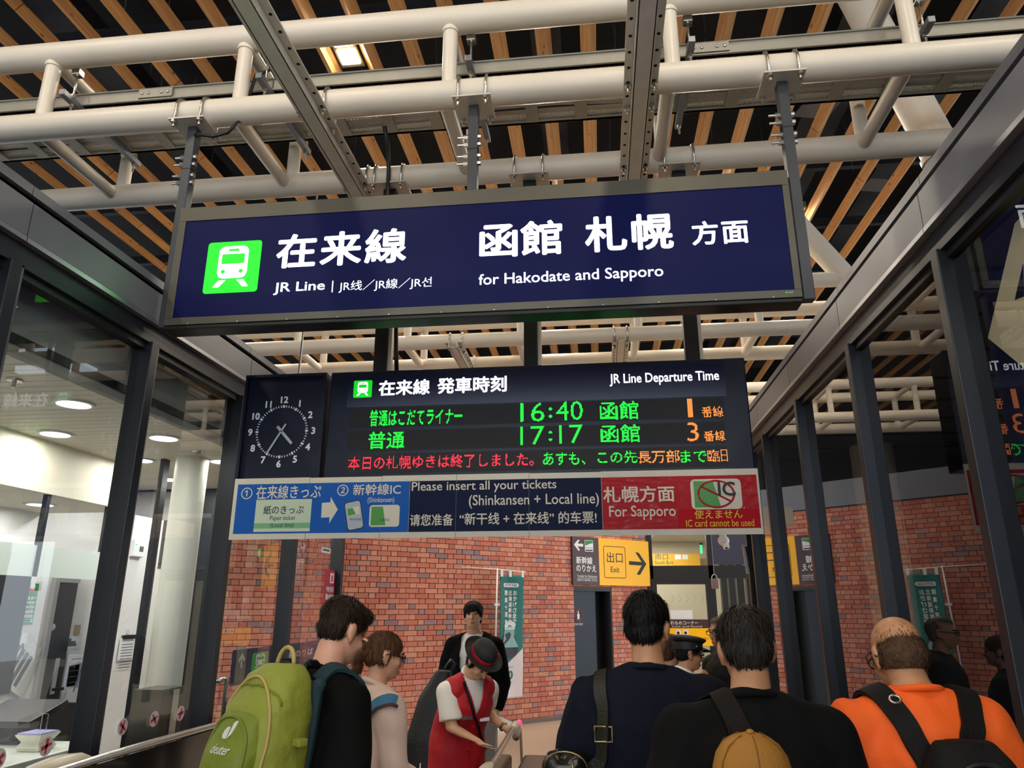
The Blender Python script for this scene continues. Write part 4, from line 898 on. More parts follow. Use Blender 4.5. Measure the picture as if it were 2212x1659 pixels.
# round column
p = at_x(383, 1250, -3.5); cl = MB().tube((-3.5, p.y, 0), (-3.5, p.y, OC), .135, 32).build('round_column', M('white_column', 'ECE9DE', .5, var=(1, .02)), smooth='auto'); tag(cl, 'round white column standing in the ticket office', 'column')
# things on the rear wall (plane x = -6.3)
PO = Plane((-5.198, 0, 0), (0, 1, 0))
def wallthing(name, label, cat, L, R, T, B, mat, P=PO, th=.02, group=None, bevel=0.):
    q = P.rect(L, R, T, B); t = thing(name, label, cat, P.p((q[0] + q[1]) / 2, q[2], 0), group); MB().pbox(P, *q, 0, th).build('panel', mat, t, bevel=bevel); return t, q
t, q = wallthing('staff_door', 'dark grey door in the white office wall', 'door', 98, 142, 1258, 1512, m_frame, th=.03); MB().pbox(PO, q[0] - .06, q[0] - .005, q[2], q[3] + .05, 0, .05).build('jamb', M('jamb_grey', 'A9A9AC', .5), t)
MB().pbox(PO, q[0], q[1], q[3] + .002, q[3] + .06, 0, .05).build('head', MC['jamb_grey'], t); a_ = PO.uv(108, 1470); MB().pbox(PO, a_[0] - .03, a_[0] + .03, a_[1] - .12, a_[1] + .2, .03, .045).build('lock_plate', m_silver, t); MB().tube(PO.p(a_[0], a_[1] - .08, .045), PO.p(a_[0] + .13, a_[1] - .08, .075), .014, 8).build('handle', m_black, t); a_ = PO.uv(98, 1355); MB().ell(PO.p(a_[0] + .05, a_[1], .035), (.012, .035, .035)).build('deadbolt', m_silver, t)
t, q = wallthing('green_poster', 'narrow green vertical poster with white lettering on the office wall', 'poster', 48, 76, 1260, 1348, M('poster_green', '23934C', .5), th=.006)
PO6 = Plane(PO.p(0, 0, .006), PO.U)
for i, ch in enumerate('非常時避難口'): hh = (q[3] - q[2]) * .11; u_ = (q[0] + q[1]) / 2; text_fit('lettering', ch, PO6, (u_ - .07, u_ + .07, q[3] - .30 * (q[3] - q[2]) - (i + 1) * hh, q[3] - .30 * (q[3] - q[2]) - i * hh - .008), m_signwhite, t, bold=.02)
quad('red_tag', PO6, q[0] + .04, q[1] - .04, q[3] - .22 * (q[3] - q[2]), q[3] - .13 * (q[3] - q[2]), m_signred, t); flat('emblem', circ((q[0] + q[1]) / 2, q[3] - .07 * (q[3] - q[2]), .035, 5), PO6, m_signwhite, t)
m_sheet = M('newsprint', 'DCDCD8', .7, var=(40, .12)); m_ptxt = M('print_grey', '5A5E62', .7)
p0 = PO.uv(36, 1430); t = thing('hanging_papers', 'sheaf of printed papers hanging from a hook on the office wall', 'papers', PO.p(p0[0], p0[1] - .2, 0))
for k in range(3):
    c = (p0[0] + .03 * k, p0[1] - .02 * k); pl = rot([(-.15, -.22), (.15, -.22), (.15, .22), (-.15, .22)], c, -.55 + .06 * k); flat('paper', pl, PO, m_sheet, t, .03 - .008 * k, .036 - .008 * k)
for k in range(4): c = (p0[0] + .0, p0[1]); flat('print_column', rot([(-.13 + .065 * k, -.18), (-.085 + .065 * k, -.18), (-.085 + .065 * k, .1), (-.13 + .065 * k, .1)], c, -.55), PO, m_ptxt, t, .036, .037)
a_ = PO.uv(43, 1380); MB().pbox(PO, a_[0] - .035, a_[0] + .035, a_[1] - .04, a_[1] + .05, 0, .04).build('hook', m_signwhite, t); MB().tube(PO.p(a_[0], a_[1] - .04, .03), PO.p(a_[0] + .02, a_[1] - .14, .04), .012, 6).build('string', m_ptxt, t)
t, q = wallthing('wall_notice', 'small white notice with three printed lines on the office wall', 'notice', 122, 171, 1374, 1402, m_signwhite, th=.006)
for k, (f0, f1) in enumerate(((.3, .6), (.2, .8), (.15, .85))): quad('printed_line', PO6, q[0] + (q[1] - q[0]) * f0, q[0] + (q[1] - q[0]) * f1, q[3] - (q[3] - q[2]) * (.3 + .2 * k) - .012, q[3] - (q[3] - q[2]) * (.3 + .2 * k) + .012, m_ptxt, t)
t, q = wallthing('white_cabinet', 'white cabinet with a blue printed poster in the office', 'cabinet', 136, 184, 1412, 1512, M('cabinet_white', 'DCDCE2', .5), th=.35, bevel=.01); PO7 = Plane(PO.p(0, 0, .352), PO.U); q7 = PO7.rect(143, 180, 1432, 1486); quad('poster', PO7, *q7, M('poster_pale_blue', 'C6D2EA', .6, var=(30, .1)), t); quad('poster_block', PO7, q7[0] + .02, q7[0] + .16, q7[3] - .2, q7[3] - .02, M('poster_blue', '2C6CB8', .6), t); MB().tube(PO7.p(q7[1] - .04, q7[3], .01), PO7.p(q7[1] - .12, q7[2] - .03, .01), .006, 6).build('cable', m_ptxt, t); quad('top_box', PO7, q[0] + .15, q[1] - .02, q[3], q[3] + .1, M('box_blue', '3F4E8C', .5), t, -.25, -.02)
for k in range(5): quad('poster_line', PO7, q7[0] + .04, q7[1] - .06, q7[2] + .05 + k * .05, q7[2] + .056 + k * .05, m_ptxt, t, .002, .003)
t, q = wallthing('light_switch', 'small brown switch plate beside the office notice', 'switch', 160, 169, 1350, 1372, M('switch_tan', '9A8672', .5), th=.02)
t, q = wallthing('dark_wall_panel', 'charcoal panel at the far left of the office wall', 'panel', -40, 34, 1242, 1500, m_frame, th=.05)
MB().box(-5.2, -5.15, 1.0, 7.4, 0, at_x(150, 1512, -5.15).z).build('low_cupboard', m_frame, of)
# frosted screen band and its support above the counter (plane x = -4.3)
PT = Plane((-4.3, 0, 0), (0, 1, 0)); q = PT.rect(-60, 222, 1178, 1246); sc_ = thing('frosted_screen', 'white frosted screen band hanging over the ticket counter', 'screen', PT.p((q[0] + q[1]) / 2, q[2])); MB().pbox(PT, *q, -.01, .01).build('screen', M('frosted_white', 'E3EDE8', .35, emit=.05), sc_)
for px in (88, 226): a_ = PT.uv(px, 1150); MB().pbox(PT, a_[0] - .02, a_[0] + .02, q[2], 2.55, -.02, .02).build('hanger', m_frame, sc_)
# white pillar with clipboard, dark posts
PP = Plane((-4.4, 0, 0), (0, 1, 0)); q = PP.rect(250, 316, 1300, 1500); pl = thing('white_pillar', 'flat white pillar with a clipboard between glass mullions', 'pillar', PP.p((q[0] + q[1]) / 2, 0)); MB().pbox(PP, q[0], q[1], 0, OC - .4, -.25, 0).build('pillar_body', m_whitewall, pl)
cb = thing('clipboard', 'pad of printed sheets hanging from a black clip on the white pillar', 'clipboard', PP.p(*PP.uv(270, 1425))); qq = PP.rect(254, 287, 1378, 1425)
for k in range(3): MB().pbox(PP, qq[0] + .006 * k, qq[1] + .006 * k, qq[2] - .006 * k, qq[3], .012 - .004 * k, .016 - .004 * k).build('sheet', m_signwhite, cb)
for k in range(9): MB().pbox(PP, qq[0] + .03, qq[1] - .03, qq[3] - .06 - k * .025, qq[3] - .054 - k * .025, .016, .017).build('printed_line', m_ptxt, cb)
MB().pbox(PP, qq[0] + .03, qq[1] - .03, qq[3] - .01, qq[3] + .025, .0, .03).build('clip', m_black, cb); MB().pbox(PP, (qq[0] + qq[1]) / 2 - .02, (qq[0] + qq[1]) / 2 + .02, qq[3] + .03, qq[3] + .08, 0, .03).build('hook', m_signwhite, cb)
a_ = PP.uv(293, 1187); tm = thing('thermostat', 'small white wall unit with a green lamp high on the pillar', 'thermostat', PP.p(*a_)); MB().pbox(PP, a_[0] - .09, a_[0] + .09, a_[1] - .07, a_[1] + .09, 0, .04).build('case', m_signwhite, tm, bevel=.008); MB().pbox(PP, a_[0] - .0, a_[0] + .06, a_[1] - .02, a_[1] + .03, .04, .042).build('display', m_ptxt, tm); MB().ell(PP.p(a_[0] - .06, a_[1] + .04, .042), (.006, .008, .008), nu=8, nv=6).build('lamp', M('green_lamp', '30D070', .4, emit=2), tm)
PR = Plane((-3.75, 0, 0), (0, 1, 0)); a_ = PR.uv(322, 1250); ip = MB().pbox(PR, a_[0] - .01, a_[0] + .07, 0, OC, -.04, 0).build('inner_post', m_frame); tag(ip, 'charcoal inner post between white pillar and round column', 'post')
PK = Plane((-3.05, 0, 0), (0, 1, 0)); q = PK.rect(347, 394, 1487, 1580); kb_ = thing('dark_cabinet', 'dark waist-high cabinet with a silver edge beside the round column', 'cabinet', PK.p((q[0] + q[1]) / 2, 0)); MB().pbox(PK, q[0], q[1], 0, q[3], -.22, 0).build('body', M('cabinet_taupe', '45423D', .35, .3), kb_); MB().pbox(PK, q[0] + .12, q[0] + .2, 0, q[3] - .01, 0, .01).build('silver_edge', m_silver, kb_)
# counter with monitor, ticket printer
PCn = Plane((-3.5, 0, 0), (0, 1, 0)); q = PCn.rect(-60, 232, 1580, 1640); zc_ = at_x(140, 1600, -3.6).z
ct = thing('ticket_counter', 'white ticket counter with charcoal front inside the office', 'counter', (-3.8, 3.8, 0)); MB().box(-4.3, -3.35, 1.6, 5.0, zc_ - .05, zc_).build('worktop', M('worktop_white', 'F1F3F0', .35), ct, bevel=.006); MB().box(-4.25, -3.42, 1.6, 4.95, 0, zc_ - .05).build('front', m_frame, ct); MB().box(-3.45, -3.35, 1.6, 3.55, zc_, zc_ + .22).build('raised_ledge', MC['worktop_white'], ct, bevel=.006)
mq = at_x(42, 1540, -3.9); mo = thing('monitor', 'dark tilted monitor standing on the ticket counter', 'monitor', (-3.9, mq.y, zc_)); my = mq.y
MB().obox((-3.9, my, mq.z), (.22, 0, 0), (0, .17, .05), (0, -.008, .02)).build('screen', M('monitor_dark', '1C1518', .25), mo, bevel=.004); MB().tube((-3.9, my, zc_ + .02), (-3.9, my, mq.z), .03, 10).build('stand', m_black, mo); MB().box(-4.0, -3.8, my - .1, my + .1, zc_ + .001, zc_ + .02).build('base', m_black, mo)
tq = at_x(78, 1612, -3.55); ty = tq.y; zt0 = zc_ + .002
tp = thing('card_tray', 'low white card tray with lilac top on the ticket counter', 'tray', (-3.55, ty, zt0)); MB().lathe((-3.55, ty, zt0), [(.10, 0), (.11, .02), (.085, .05), (.12, .085), (.125, .095)], 4, Matrix.Rotation(math.pi / 4, 3, 'Z')).build('body', M('tray_cream', 'E6E2D2', .5), tp); MB().box(-3.63, -3.47, ty - .08, ty + .08, zt0 + .096, zt0 + .104).build('pad', M('lilac_pad', 'B9B4E6', .5), tp); MB().path([(-3.58, ty + .05, zt0 + .1), (-3.58, ty + .05, zt0 + .2), (-3.54, ty + .05, zt0 + .2), (-3.54, ty + .05, zt0 + .1)], .004, 5).build('wire_clip', m_silver, tp)
# safety stickers on the left glass
m_stk = M('sticker_white', 'D9CFCB', .6); m_stkr = M('sticker_red', 'C2384A', .6)
PGl = Plane((XL - .083, 0, 0), (0, 1, 0))
for k, (px, py) in enumerate(((-4, 1640), (100, 1612), (265, 1570), (333, 1553), (390, 1541), (489, 1517), (515, 1521))):
    c = PGl.uv(px, py); nm = ['cut by the picture edge', 'over the ticket counter', 'left of the dark cabinet', 'over the dark cabinet edge', 'right of the dark cabinet', 'on the door glass near the handle', 'nearest the green backpack'][k]
    t = thing('glass_sticker', 'round white safety sticker with red mark %s' % nm, 'sticker', PGl.p(*c), 'round safety stickers on the left glass')
    flat('disc', circ(c[0], c[1], .046, 24), PGl, m_stk, t, 0, .001)
    for ang in (.5 + k, 2.4 + k): flat('red_mark', rot([(-.035, -.006), (.035, -.011), (.035, .011), (-.035, .006)], c, ang), PGl, m_stkr, t, .001, .0015)
# door pull on the far left glass
hd = thing('door_pull', 'silver pull handle on the far left glass door', 'handle', at_x(478, 1530, XL)); a_ = PGl.uv(466, 1465); b_ = PGl.uv(455, 1590)
MB().path([PGl.p(a_[0] - .02, a_[1] - .04, 0), PGl.p(a_[0] - .02, a_[1] - .01, .05), PGl.p(a_[0] + .03, a_[1], .06), PGl.p(a_[0] + .05, a_[1] - .05, .06), PGl.p(a_[0] + .05, .75, .06)], .016, 10).build('pull_bar', m_silver, hd, smooth=True); MB().pbox(PGl, a_[0] - .08, a_[0] - .02, .7, a_[1] - .15, 0, .02).build('lock_plate', m_silver, hd)
# station sign behind the far left panes, red sticker
PSg = Plane((XL - .35, 0, 0), (0, 1, 0)); q = PSg.rect(508, 690, 1394, 1462); bs = thing('platform_sign', 'navy platform sign with white up arrow and green train symbol behind the glass', 'sign', PSg.p((q[0] + q[1]) / 2, 0)); q = (q[0], q[1] + .3, q[2], q[3]); MB().pbox(PSg, *q, -.03, 0).build('panel', M('sign_navy_matt', '171C4A', .4), bs); MB().pbox(PSg, (q[0] + q[1]) / 2 - .05, (q[0] + q[1]) / 2 + .05, 0, q[2], -.06, -.01).build('stand', m_frame, bs)
c = PSg.uv(522, 1426); hh = abs(PSg.uv(522, 1410)[1] - c[1]); flat('arrow', [(c[0] - .2 * hh, c[1] - hh), (c[0] + .2 * hh, c[1] - hh), (c[0] + .2 * hh, c[1] + .3 * hh), (c[0] + .9 * hh, c[1] - .35 * hh), (c[0] + 1.0 * hh, c[1] + .1 * hh), (c[0], c[1] + hh), (c[0] - 1.0 * hh, c[1] + .1 * hh), (c[0] - .9 * hh, c[1] - .35 * hh), (c[0] - .2 * hh, c[1] + .3 * hh)], PSg, m_signwhite, bs)
train_icon(PSg, PSg.rect(543, 578, 1409, 1446), bs, n=.003, mg=M('matt_green', '2DB534', .5), mw=m_signwhite); text_px('lettering', '在来線 のりば', PSg, 588, 675, 1405, 1421, m_signwhite, bs, bold=.012); text_px('lettering', 'JR Line Tracks', PSg, 588, 628, 1429, 1436, m_signwhite, bs)
PRd = Plane((XL - .08, 0, 0), (0, 1, 0)); q = PRd.rect(699, 724, 1231, 1322); rs = thing('red_sticker', 'tall red special alert sticker on the far left glass', 'sticker', PRd.p((q[0] + q[1]) / 2, q[2])); quad('sheet', PRd, *q, M('sticker_crimson', 'BE1E3C', .5), rs, 0, .001)
text_px('lettering', '特別', PRd, 704, 720, 1267, 1279, m_signwhite, rs, bold=.02); text_px('lettering', '警戒中', PRd, 702, 720, 1283, 1296, m_signwhite, rs, bold=.02); text_px('lettering', 'On Special Alert', PRd, 701, 719, 1300, 1306, m_signwhite, rs); quad('pictogram', PRd, *PRd.rect(713, 721, 1238, 1260), m_signwhite, rs, .001, .0015); quad('pictogram_slot', PRd, *PRd.rect(715.5, 718.5, 1243, 1257), m_signred, rs, .0015, .002)
PRw = Plane((XL - .08, 0, 0), (0, 1, 0)); q = PRw.rect(695, 714, 1183, 1195); ws = thing('white_sticker', 'small white printed sticker high on the far left glass', 'sticker', PRw.p(q[0], q[2])); quad('sheet', PRw, *q, m_signwhite, ws, 0, .001); quad('printed_line', PRw, q[0] + .03, q[1] - .03, q[2] + .02, q[2] + .04, m_ptxt, ws, .001, .0015)

# ------------------------------------------------------------------ the dim room behind the right glass
rr = thing('wall_dim_room', 'dark grey walls, ceiling and roof of the unlit room behind the right glass', 'room', (4, 4, 0)); rr['kind'] = 'structure'
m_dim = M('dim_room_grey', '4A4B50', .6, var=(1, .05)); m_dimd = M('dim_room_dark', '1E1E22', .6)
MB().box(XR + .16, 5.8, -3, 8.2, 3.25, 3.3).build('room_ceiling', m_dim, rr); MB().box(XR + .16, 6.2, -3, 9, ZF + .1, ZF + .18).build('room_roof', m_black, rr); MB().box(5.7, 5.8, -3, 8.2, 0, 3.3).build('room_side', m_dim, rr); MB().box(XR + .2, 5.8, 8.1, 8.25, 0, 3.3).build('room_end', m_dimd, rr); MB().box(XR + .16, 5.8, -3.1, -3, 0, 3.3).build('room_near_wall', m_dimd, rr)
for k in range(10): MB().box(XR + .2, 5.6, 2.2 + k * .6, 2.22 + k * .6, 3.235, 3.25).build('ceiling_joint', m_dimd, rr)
p = at_x(1900, 1100, 2.75); c2 = MB().tube((2.75, p.y, 0), (2.75, p.y, 3.25), .2, 32).build('round_column', M('beige_column', 'C9BE9E', .5), smooth='auto'); tag(c2, 'round beige column standing in the dim room behind the right glass', 'column')
for x, y in ((3.6, 5.2), (3.6, 2.6)):
    t = thing('downlight', 'faint round ceiling light in the dim room %s' % ('beyond the beige column' if y > 4 else 'nearer the viewer'), 'ceiling light', (x, y, 3.23)); MB().tube((x, y, 3.235), (x, y, 3.245), .11, 20).build('lens', M('dim_lens', 'C8C8BC', .4, emit=.5), t); MB().ring((x, y, 3.23), [(.11, 0), (.135, 0), (.135, .018), (.11, .018)], 20).build('rim', m_dim, t)
    L = bpy.data.lights.new('dim_lamp', 'AREA'); L.shape = 'DISK'; L.size = .2; L.energy = 5; L.color = (.95, .95, 1); o = bpy.data.objects.new('dim_lamp', L); COL.objects.link(o); o.parent = t; o.location = (0, 0, -.006)
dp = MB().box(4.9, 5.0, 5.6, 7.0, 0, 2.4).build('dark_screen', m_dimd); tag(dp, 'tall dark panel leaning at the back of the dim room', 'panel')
# cream arrow inside the right glass; navy panel painted as the long sign's reflection
PV = Plane((XR + .17, 0, 0), (0, -1, 0)); nv_ = thing('arrow_on_navy_reflection', 'large cream arrow and a navy panel imitating the long sign reflection behind the right glass', 'sign', (XR + .2, 2.5, 1.9))
f_ = lambda px, py: PV.uv(px, py)
a_ = f_(2150, 830); MB().pbox(PV, a_[0], -1.7, f_(2180, 1200)[1], a_[1] + .45, -.05, -.006).build('panel', M('reflection_navy', '10123A', .35), nv_)
arw = [f_(2194, 483), f_(2136, 730), f_(2230, 808)]; arw += [(-2.2, arw[2][1] + .05), (-2.2, arw[0][1] + .12), (-2.45, arw[0][1] + .04)]
flat('cream_arrow', arw, PV, M('sign_cream', 'E3D1A2', .5, emit=.10), nv_, -.004, .004)
ih = [f_(2195, 648), f_(2215, 640), f_(2213, 570)]; flat('arrow_notch', ih, PV, MC['reflection_navy'], nv_, .004, .006)
# ------------------------------------------------------------------ clerestory window strip above the right room, letting daylight in
cs = thing('window_1', 'clerestory window strip under the roof above the right room', 'window', (6.3, 14, 4)); cs['kind'] = 'structure'
MB().box(6.3, 6.45, -6, 25, 3.7, 4.75).build('spandrel', m_dimd, cs); MB().box(6.3, 6.45, -6, 25, 7.3, 9.0).build('upper_wall', m_dimd, cs); MB().box(6.28, 6.42, -6, 25, 6.15, 6.35).build('transom', m_dimd, cs)
for k in range(22): y = -6 + k * 1.45; MB().box(6.25, 6.45, y, y + (.5 if k % 3 == 0 else .22), 4.75, 7.3).build('mullion', m_dimd, cs)
MB()._add([(6.38, -6, 4.75), (6.38, 25, 4.75), (6.38, 25, 7.3), (6.38, -6, 7.3)], [(0, 1, 2, 3)]).build('glass_pane', m_glassL, cs)

hw = thing('wall_front', 'dark far end wall of the hall under the slatted roof', 'wall', (0, 25, 0)); hw['kind'] = 'structure'
MB().box(-16, 14, 25, 25.2, 0, 9).build('facade', m_dimd, hw)
MB().box(-16, -15.8, -9, 25, 3.6, 9).build('side_facade', m_dimd, hw)
# ------------------------------------------------------------------ ticket gates
m_gbody = M('gate_grey_beige', '9A9084', .4, .2); m_gdark = M('gate_smoked_black', '161417', .12, coat=.4); m_acr = glass_mat('smoked_acrylic', (.50, .44, .46), 1.45, 1.2); m_gtop = M('gate_rail_ivory', 'CFC8B4', .3)
def yz_prism(name, pts, x0, x1, mat, t, **k):
    m4 = Matrix(((0, 0, 1, 0), (1, 0, 0, 0), (0, 1, 0, 0), (0, 0, 0, 1))); return MB().prism(pts, m4, x0, x1).build(name, mat, t, **k)
def Z(z, k): return ZC - (ZC - z) * k
gl = thing('ticket_gate', 'dark glossy ticket gate with silver rail along the left glass', 'ticket gate', (-2.5, 4, 0), 'ticket gates'); k = 1.39; xg = -2.50
yz_prism('cabinet', [(1.7, 0), (6.1, 0), (6.1, .72), (1.7, .72)], xg - .16, xg - .03, m_gdark, gl, bevel=.01)
yz_prism('side_panel', [(1.7, .2), (6.0, .2), (6.0, Z(1.12, k)), (5.4, Z(1.16, k)), (3.06, Z(1.17, k)), (1.7, Z(1.14, k))], xg - .03, xg + .01, m_gdark, gl)
MB().path([(xg - .005, 1.7 + .215 * i, Z(1.155 + .028 * math.sin(i / 20 * math.pi), k)) for i in range(21)], .02, 10).build('top_rail', m_silver, gl, smooth=True)
MB().lathe((xg - .08, 3.55, Z(1.17, k)), [(.10, 0), (.10, .02), (.07, .05), (.02, .065)], 20, None, .6, 2.6).build('reader_hump', m_gtop, gl, smooth='auto'); MB().box(xg - .14, xg - .01, 3.06, 3.3, Z(1.165, k), Z(1.18, k)).build('yellow_pad', M('gate_yellow', 'D9B84C', .5), gl, bevel=.004)
g2 = thing('ticket_gate', 'beige ticket gate with flowing top beside the green backpack', 'ticket gate', (-1.9, 3.3, 0), 'ticket gates')
prof = [(1.5, 0), (4.6, 0)] + [(y * k, Z(z, k)) for y, z in ((3.3, 1.06), (3.1, 1.10), (2.75, 1.09), (2.45, 1.02), (2.2, .93), (1.9, .88))] + [(1.5, Z(.87, k))]
yz_prism('cabinet', prof, -2.12, -1.82, m_gbody, g2, bevel=.02); MB().path([(-1.82, y, z + .004) for y, z in prof[2:]], .016, 8).build('dark_seam', m_black, g2, smooth=True); yz_prism('inner_panel', [(1.5, .05), (4.4, .05), (4.4, .62), (3.2, .44), (1.5, .38)], -1.82, -1.80, M('gate_mauve', '8E8690', .4), g2)
k = 1.28; g3 = thing('ticket_gate', 'ticket gate with smoked clear side under the hands of the woman in red', 'ticket gate', (-.5, 4.3, 0), 'ticket gates')
yz_prism('cabinet', [(3.0, 0), (5.35, 0), (5.35, .68), (3.0, .68)], -.52, -.20, m_gbody, g3, bevel=.02); tc_ = MB().box(-.53, -.19, 3.05, 5.25, .68, Z(.985, k)).build('top_cover', M('gate_top_taupe', '5E5950', .35, .2), g3, bevel=.02); MB().box(-.365, -.355, 3.05, 5.25, Z(.985, k) + .001, Z(.985, k) + .005).build('top_joint', m_black, tc_)
yz_prism('clear_side', [(y * k, Z(z, k)) for y, z in ((2.2, .55), (4.25, .55), (4.3, .9), (4.22, 1.07), (4.05, 1.125), (3.2, 1.10), (2.2, 1.08))], -.582, -.568, m_acr, g3)
MB().path([(-.575, y * k, Z(z, k)) for y, z in ((2.2, 1.085), (3.2, 1.105), (4.05, 1.13), (4.23, 1.075), (4.3, .9))], .017, 8).build('edge_rail', m_silver, g3, smooth=True); MB().lathe((-.58, 3.9, Z(1.07, k)), [(.07, 0), (.076, .025), (.057, .064), (.012, .077)], 18, None, .55, 2.6).build('reader_hump', m_gtop, g3, smooth='auto')
el_ = MB().ell((-.576, 5.15, Z(1.11, k)), (.036, .15, .05)).build('end_lamp_cover', m_gtop, g3, smooth=True); MB().ell((-.56, 5.25, Z(1.125, k)), (.02, .045, .028)).build('pink_lamp', M('pink_lamp', 'FF3A6A', .4, emit=1.2), el_, smooth=True)
MB().box(-.74, -.58, 4.2, 4.5, Z(.98, k), Z(1.03, k)).build('card_reader', m_gdark, g3, bevel=.01)
wq = at_y(1093, 1566, 6.3); tt = thing('white_tray', 'white leaflet tray on a grey stand behind the ticket gate', 'leaflet stand', (wq.x - .15, 6.3, 0)); MB().box(wq.x - .22, wq.x - .08, 6.25, 6.4, 0, wq.z + .08).build('stand', M('stand_grey', '8C8C8E', .5), tt); MB().obox((wq.x, 6.3, wq.z), (.09, 0, -.035), (0, .1, 0), (.01, 0, .02)).build('tray', m_signwhite, tt)
# ------------------------------------------------------------------ people
from mathutils.bvhtree import BVHTree
RX = lambda a: Matrix.Rotation(math.radians(a), 3, 'X')
RY = lambda a: Matrix.Rotation(math.radians(a), 3, 'Y')
RZ = lambda a: Matrix.Rotation(math.radians(a), 3, 'Z')
V3 = Vector
class Blob:
    """overlapping closed shapes that are fused into one continuous skin"""
    def __init__(s): s.mb = MB()
    def ell(s, c, r, rot=None): s.mb.ell(c, r, rot, 24, 14); return s
    def cap(s, p0, p1, r0, r1=None, e0=True, e1=True, n=18):
        r1 = r0 if r1 is None else r1; s.mb.tube(p0, p1, r0, n, r1)
        if e0: s.mb.ell(p0, (r0,) * 3, None, 16, 10)
        if e1: s.mb.ell(p1, (r1,) * 3, None, 16, 10)
        return s
    def chain(s, pts, rs, e0=True, e1=True):
        for i in range(len(pts) - 1): s.cap(pts[i], pts[i + 1], rs[i], rs[i + 1], e0 or i > 0, e1 or i < len(pts) - 2)
        return s
    def loft(s, sec, n=28, ex=2.4):
        vs = []
        for (x, y, z, rx, ry) in sec:
            for j in range(n):
                t = 2 * math.pi * j / n; c, q = math.cos(t), math.sin(t)
                vs.append((x + rx * math.copysign(abs(c) ** (2 / ex), c), y + ry * math.copysign(abs(q) ** (2 / ex), q), z))
        k = len(sec); fs = [(i * n + j, i * n + (j + 1) % n, (i + 1) * n + (j + 1) % n, (i + 1) * n + j) for i in range(k - 1) for j in range(n)]
        fs += [tuple(range(n))[::-1], tuple(range((k - 1) * n, k * n))]
        s.mb._add(vs, fs); return s
    def rbox(s, c, h, r, rot=None):
        """rounded box"""
        vs = []; fs = []
        for sx in (-1, 1):
            for sy in (-1, 1):
                for sz in (-1, 1):
                    p = V3((sx * (h[0] - r), sy * (h[1] - r), sz * (h[2] - r))); s.mb.ell(V3(c) + (rot @ p if rot else p), (r,) * 3, None, 12, 8)
        for i in range(3):
            hh = [h[k] - (0 if k == i else r) for k in range(3)]; ax = [V3((hh[0], 0, 0)), V3((0, hh[1], 0)), V3((0, 0, hh[2]))]
            if rot: ax = [rot @ a for a in ax]
            s.mb.obox(c, *ax)
        return s
    def skin(s, voxel=.009, smooth=6, fac=.5):
        me = bpy.data.meshes.new('b'); me.from_pydata(s.mb.v, [], s.mb.f); o = bpy.data.objects.new('b', me); TS.collection.objects.link(o)
        m = o.modifiers.new('r', 'REMESH'); m.mode = 'VOXEL'; m.voxel_size = voxel
        if smooth: q = o.modifiers.new('s', 'SMOOTH'); q.iterations = smooth; q.factor = fac
        r = eval_mesh(o); v = np.empty(len(r.vertices) * 3); r.vertices.foreach_get('co', v); v = v.reshape(-1, 3); nn = np.empty(len(r.vertices) * 3); r.vertices.foreach_get('normal', nn)
        f = [tuple(p.vertices) for p in r.polygons]
        bpy.data.objects.remove(o); bpy.data.meshes.remove(me); bpy.data.meshes.remove(r)
        return v, f, nn.reshape(-1, 3)

m_skinE = M('skin_fair', 'D9A184', .5, var=(30, .05)); m_skinJ = M('skin_warm', 'D3A27E', .5, var=(30, .05)); m_skinT = M('skin_tanned', 'C18A62', .48, var=(30, .06))
def hair_mat(name, col): return M(name, col, .6, var=(60, .45), bump=(70, .6), stretch=(1, 1, .22), spec=.22)
m_hbrown = hair_mat('hair_brown', '22160F'); m_hblack = hair_mat('hair_black', '0A0807'); m_hdkbr = hair_mat('hair_dark_brown', '241A14'); m_hgrey = hair_mat('hair_salt_pepper', '241F1C'); m_hlight = hair_mat('hair_light_brown', '563A25'); m_stub = M('hair_stubble', '57402E', .6, var=(90, .4), bump=(140, .5), spec=.2); m_hpale = hair_mat('hair_pale_grey', '7E6B58')
m_tee = M('black_cotton', '0A0A0A', .85, var=(5, .2), bump=(120, .2), spec=.15); m_navyk = M('navy_knit', '0F1220', .8, var=(6, .15), bump=(150, .2), spec=.15); m_orange = M('orange_cotton', 'FF6416', .75, var=(4, .06), bump=(120, .2)); m_pink = M('pale_pink_linen', 'EACDBE', .75, var=(5, .06), bump=(120, .25)); m_redv = M('red_uniform', 'B3101F', .65, var=(6, .10), bump=(160, .2)); m_blouse = M('white_blouse', 'EDE6DC', .65, bump=(120, .15)); m_cardi = M('black_cardigan', '070708', .9, bump=(150, .3), spec=.12); m_jacket = M('charcoal_jacket', '181714', .75, bump=(150, .2), spec=.2); m_trous = M('dark_trousers', '1C1E24', .8); m_shoe = M('dark_shoe', '141312', .5)
m_eye = M('eye_dark', '15100E', .2); m_lip = M('lip', 'A8625A', .5); m_specs = M('spectacle_frame', '151416', .25)

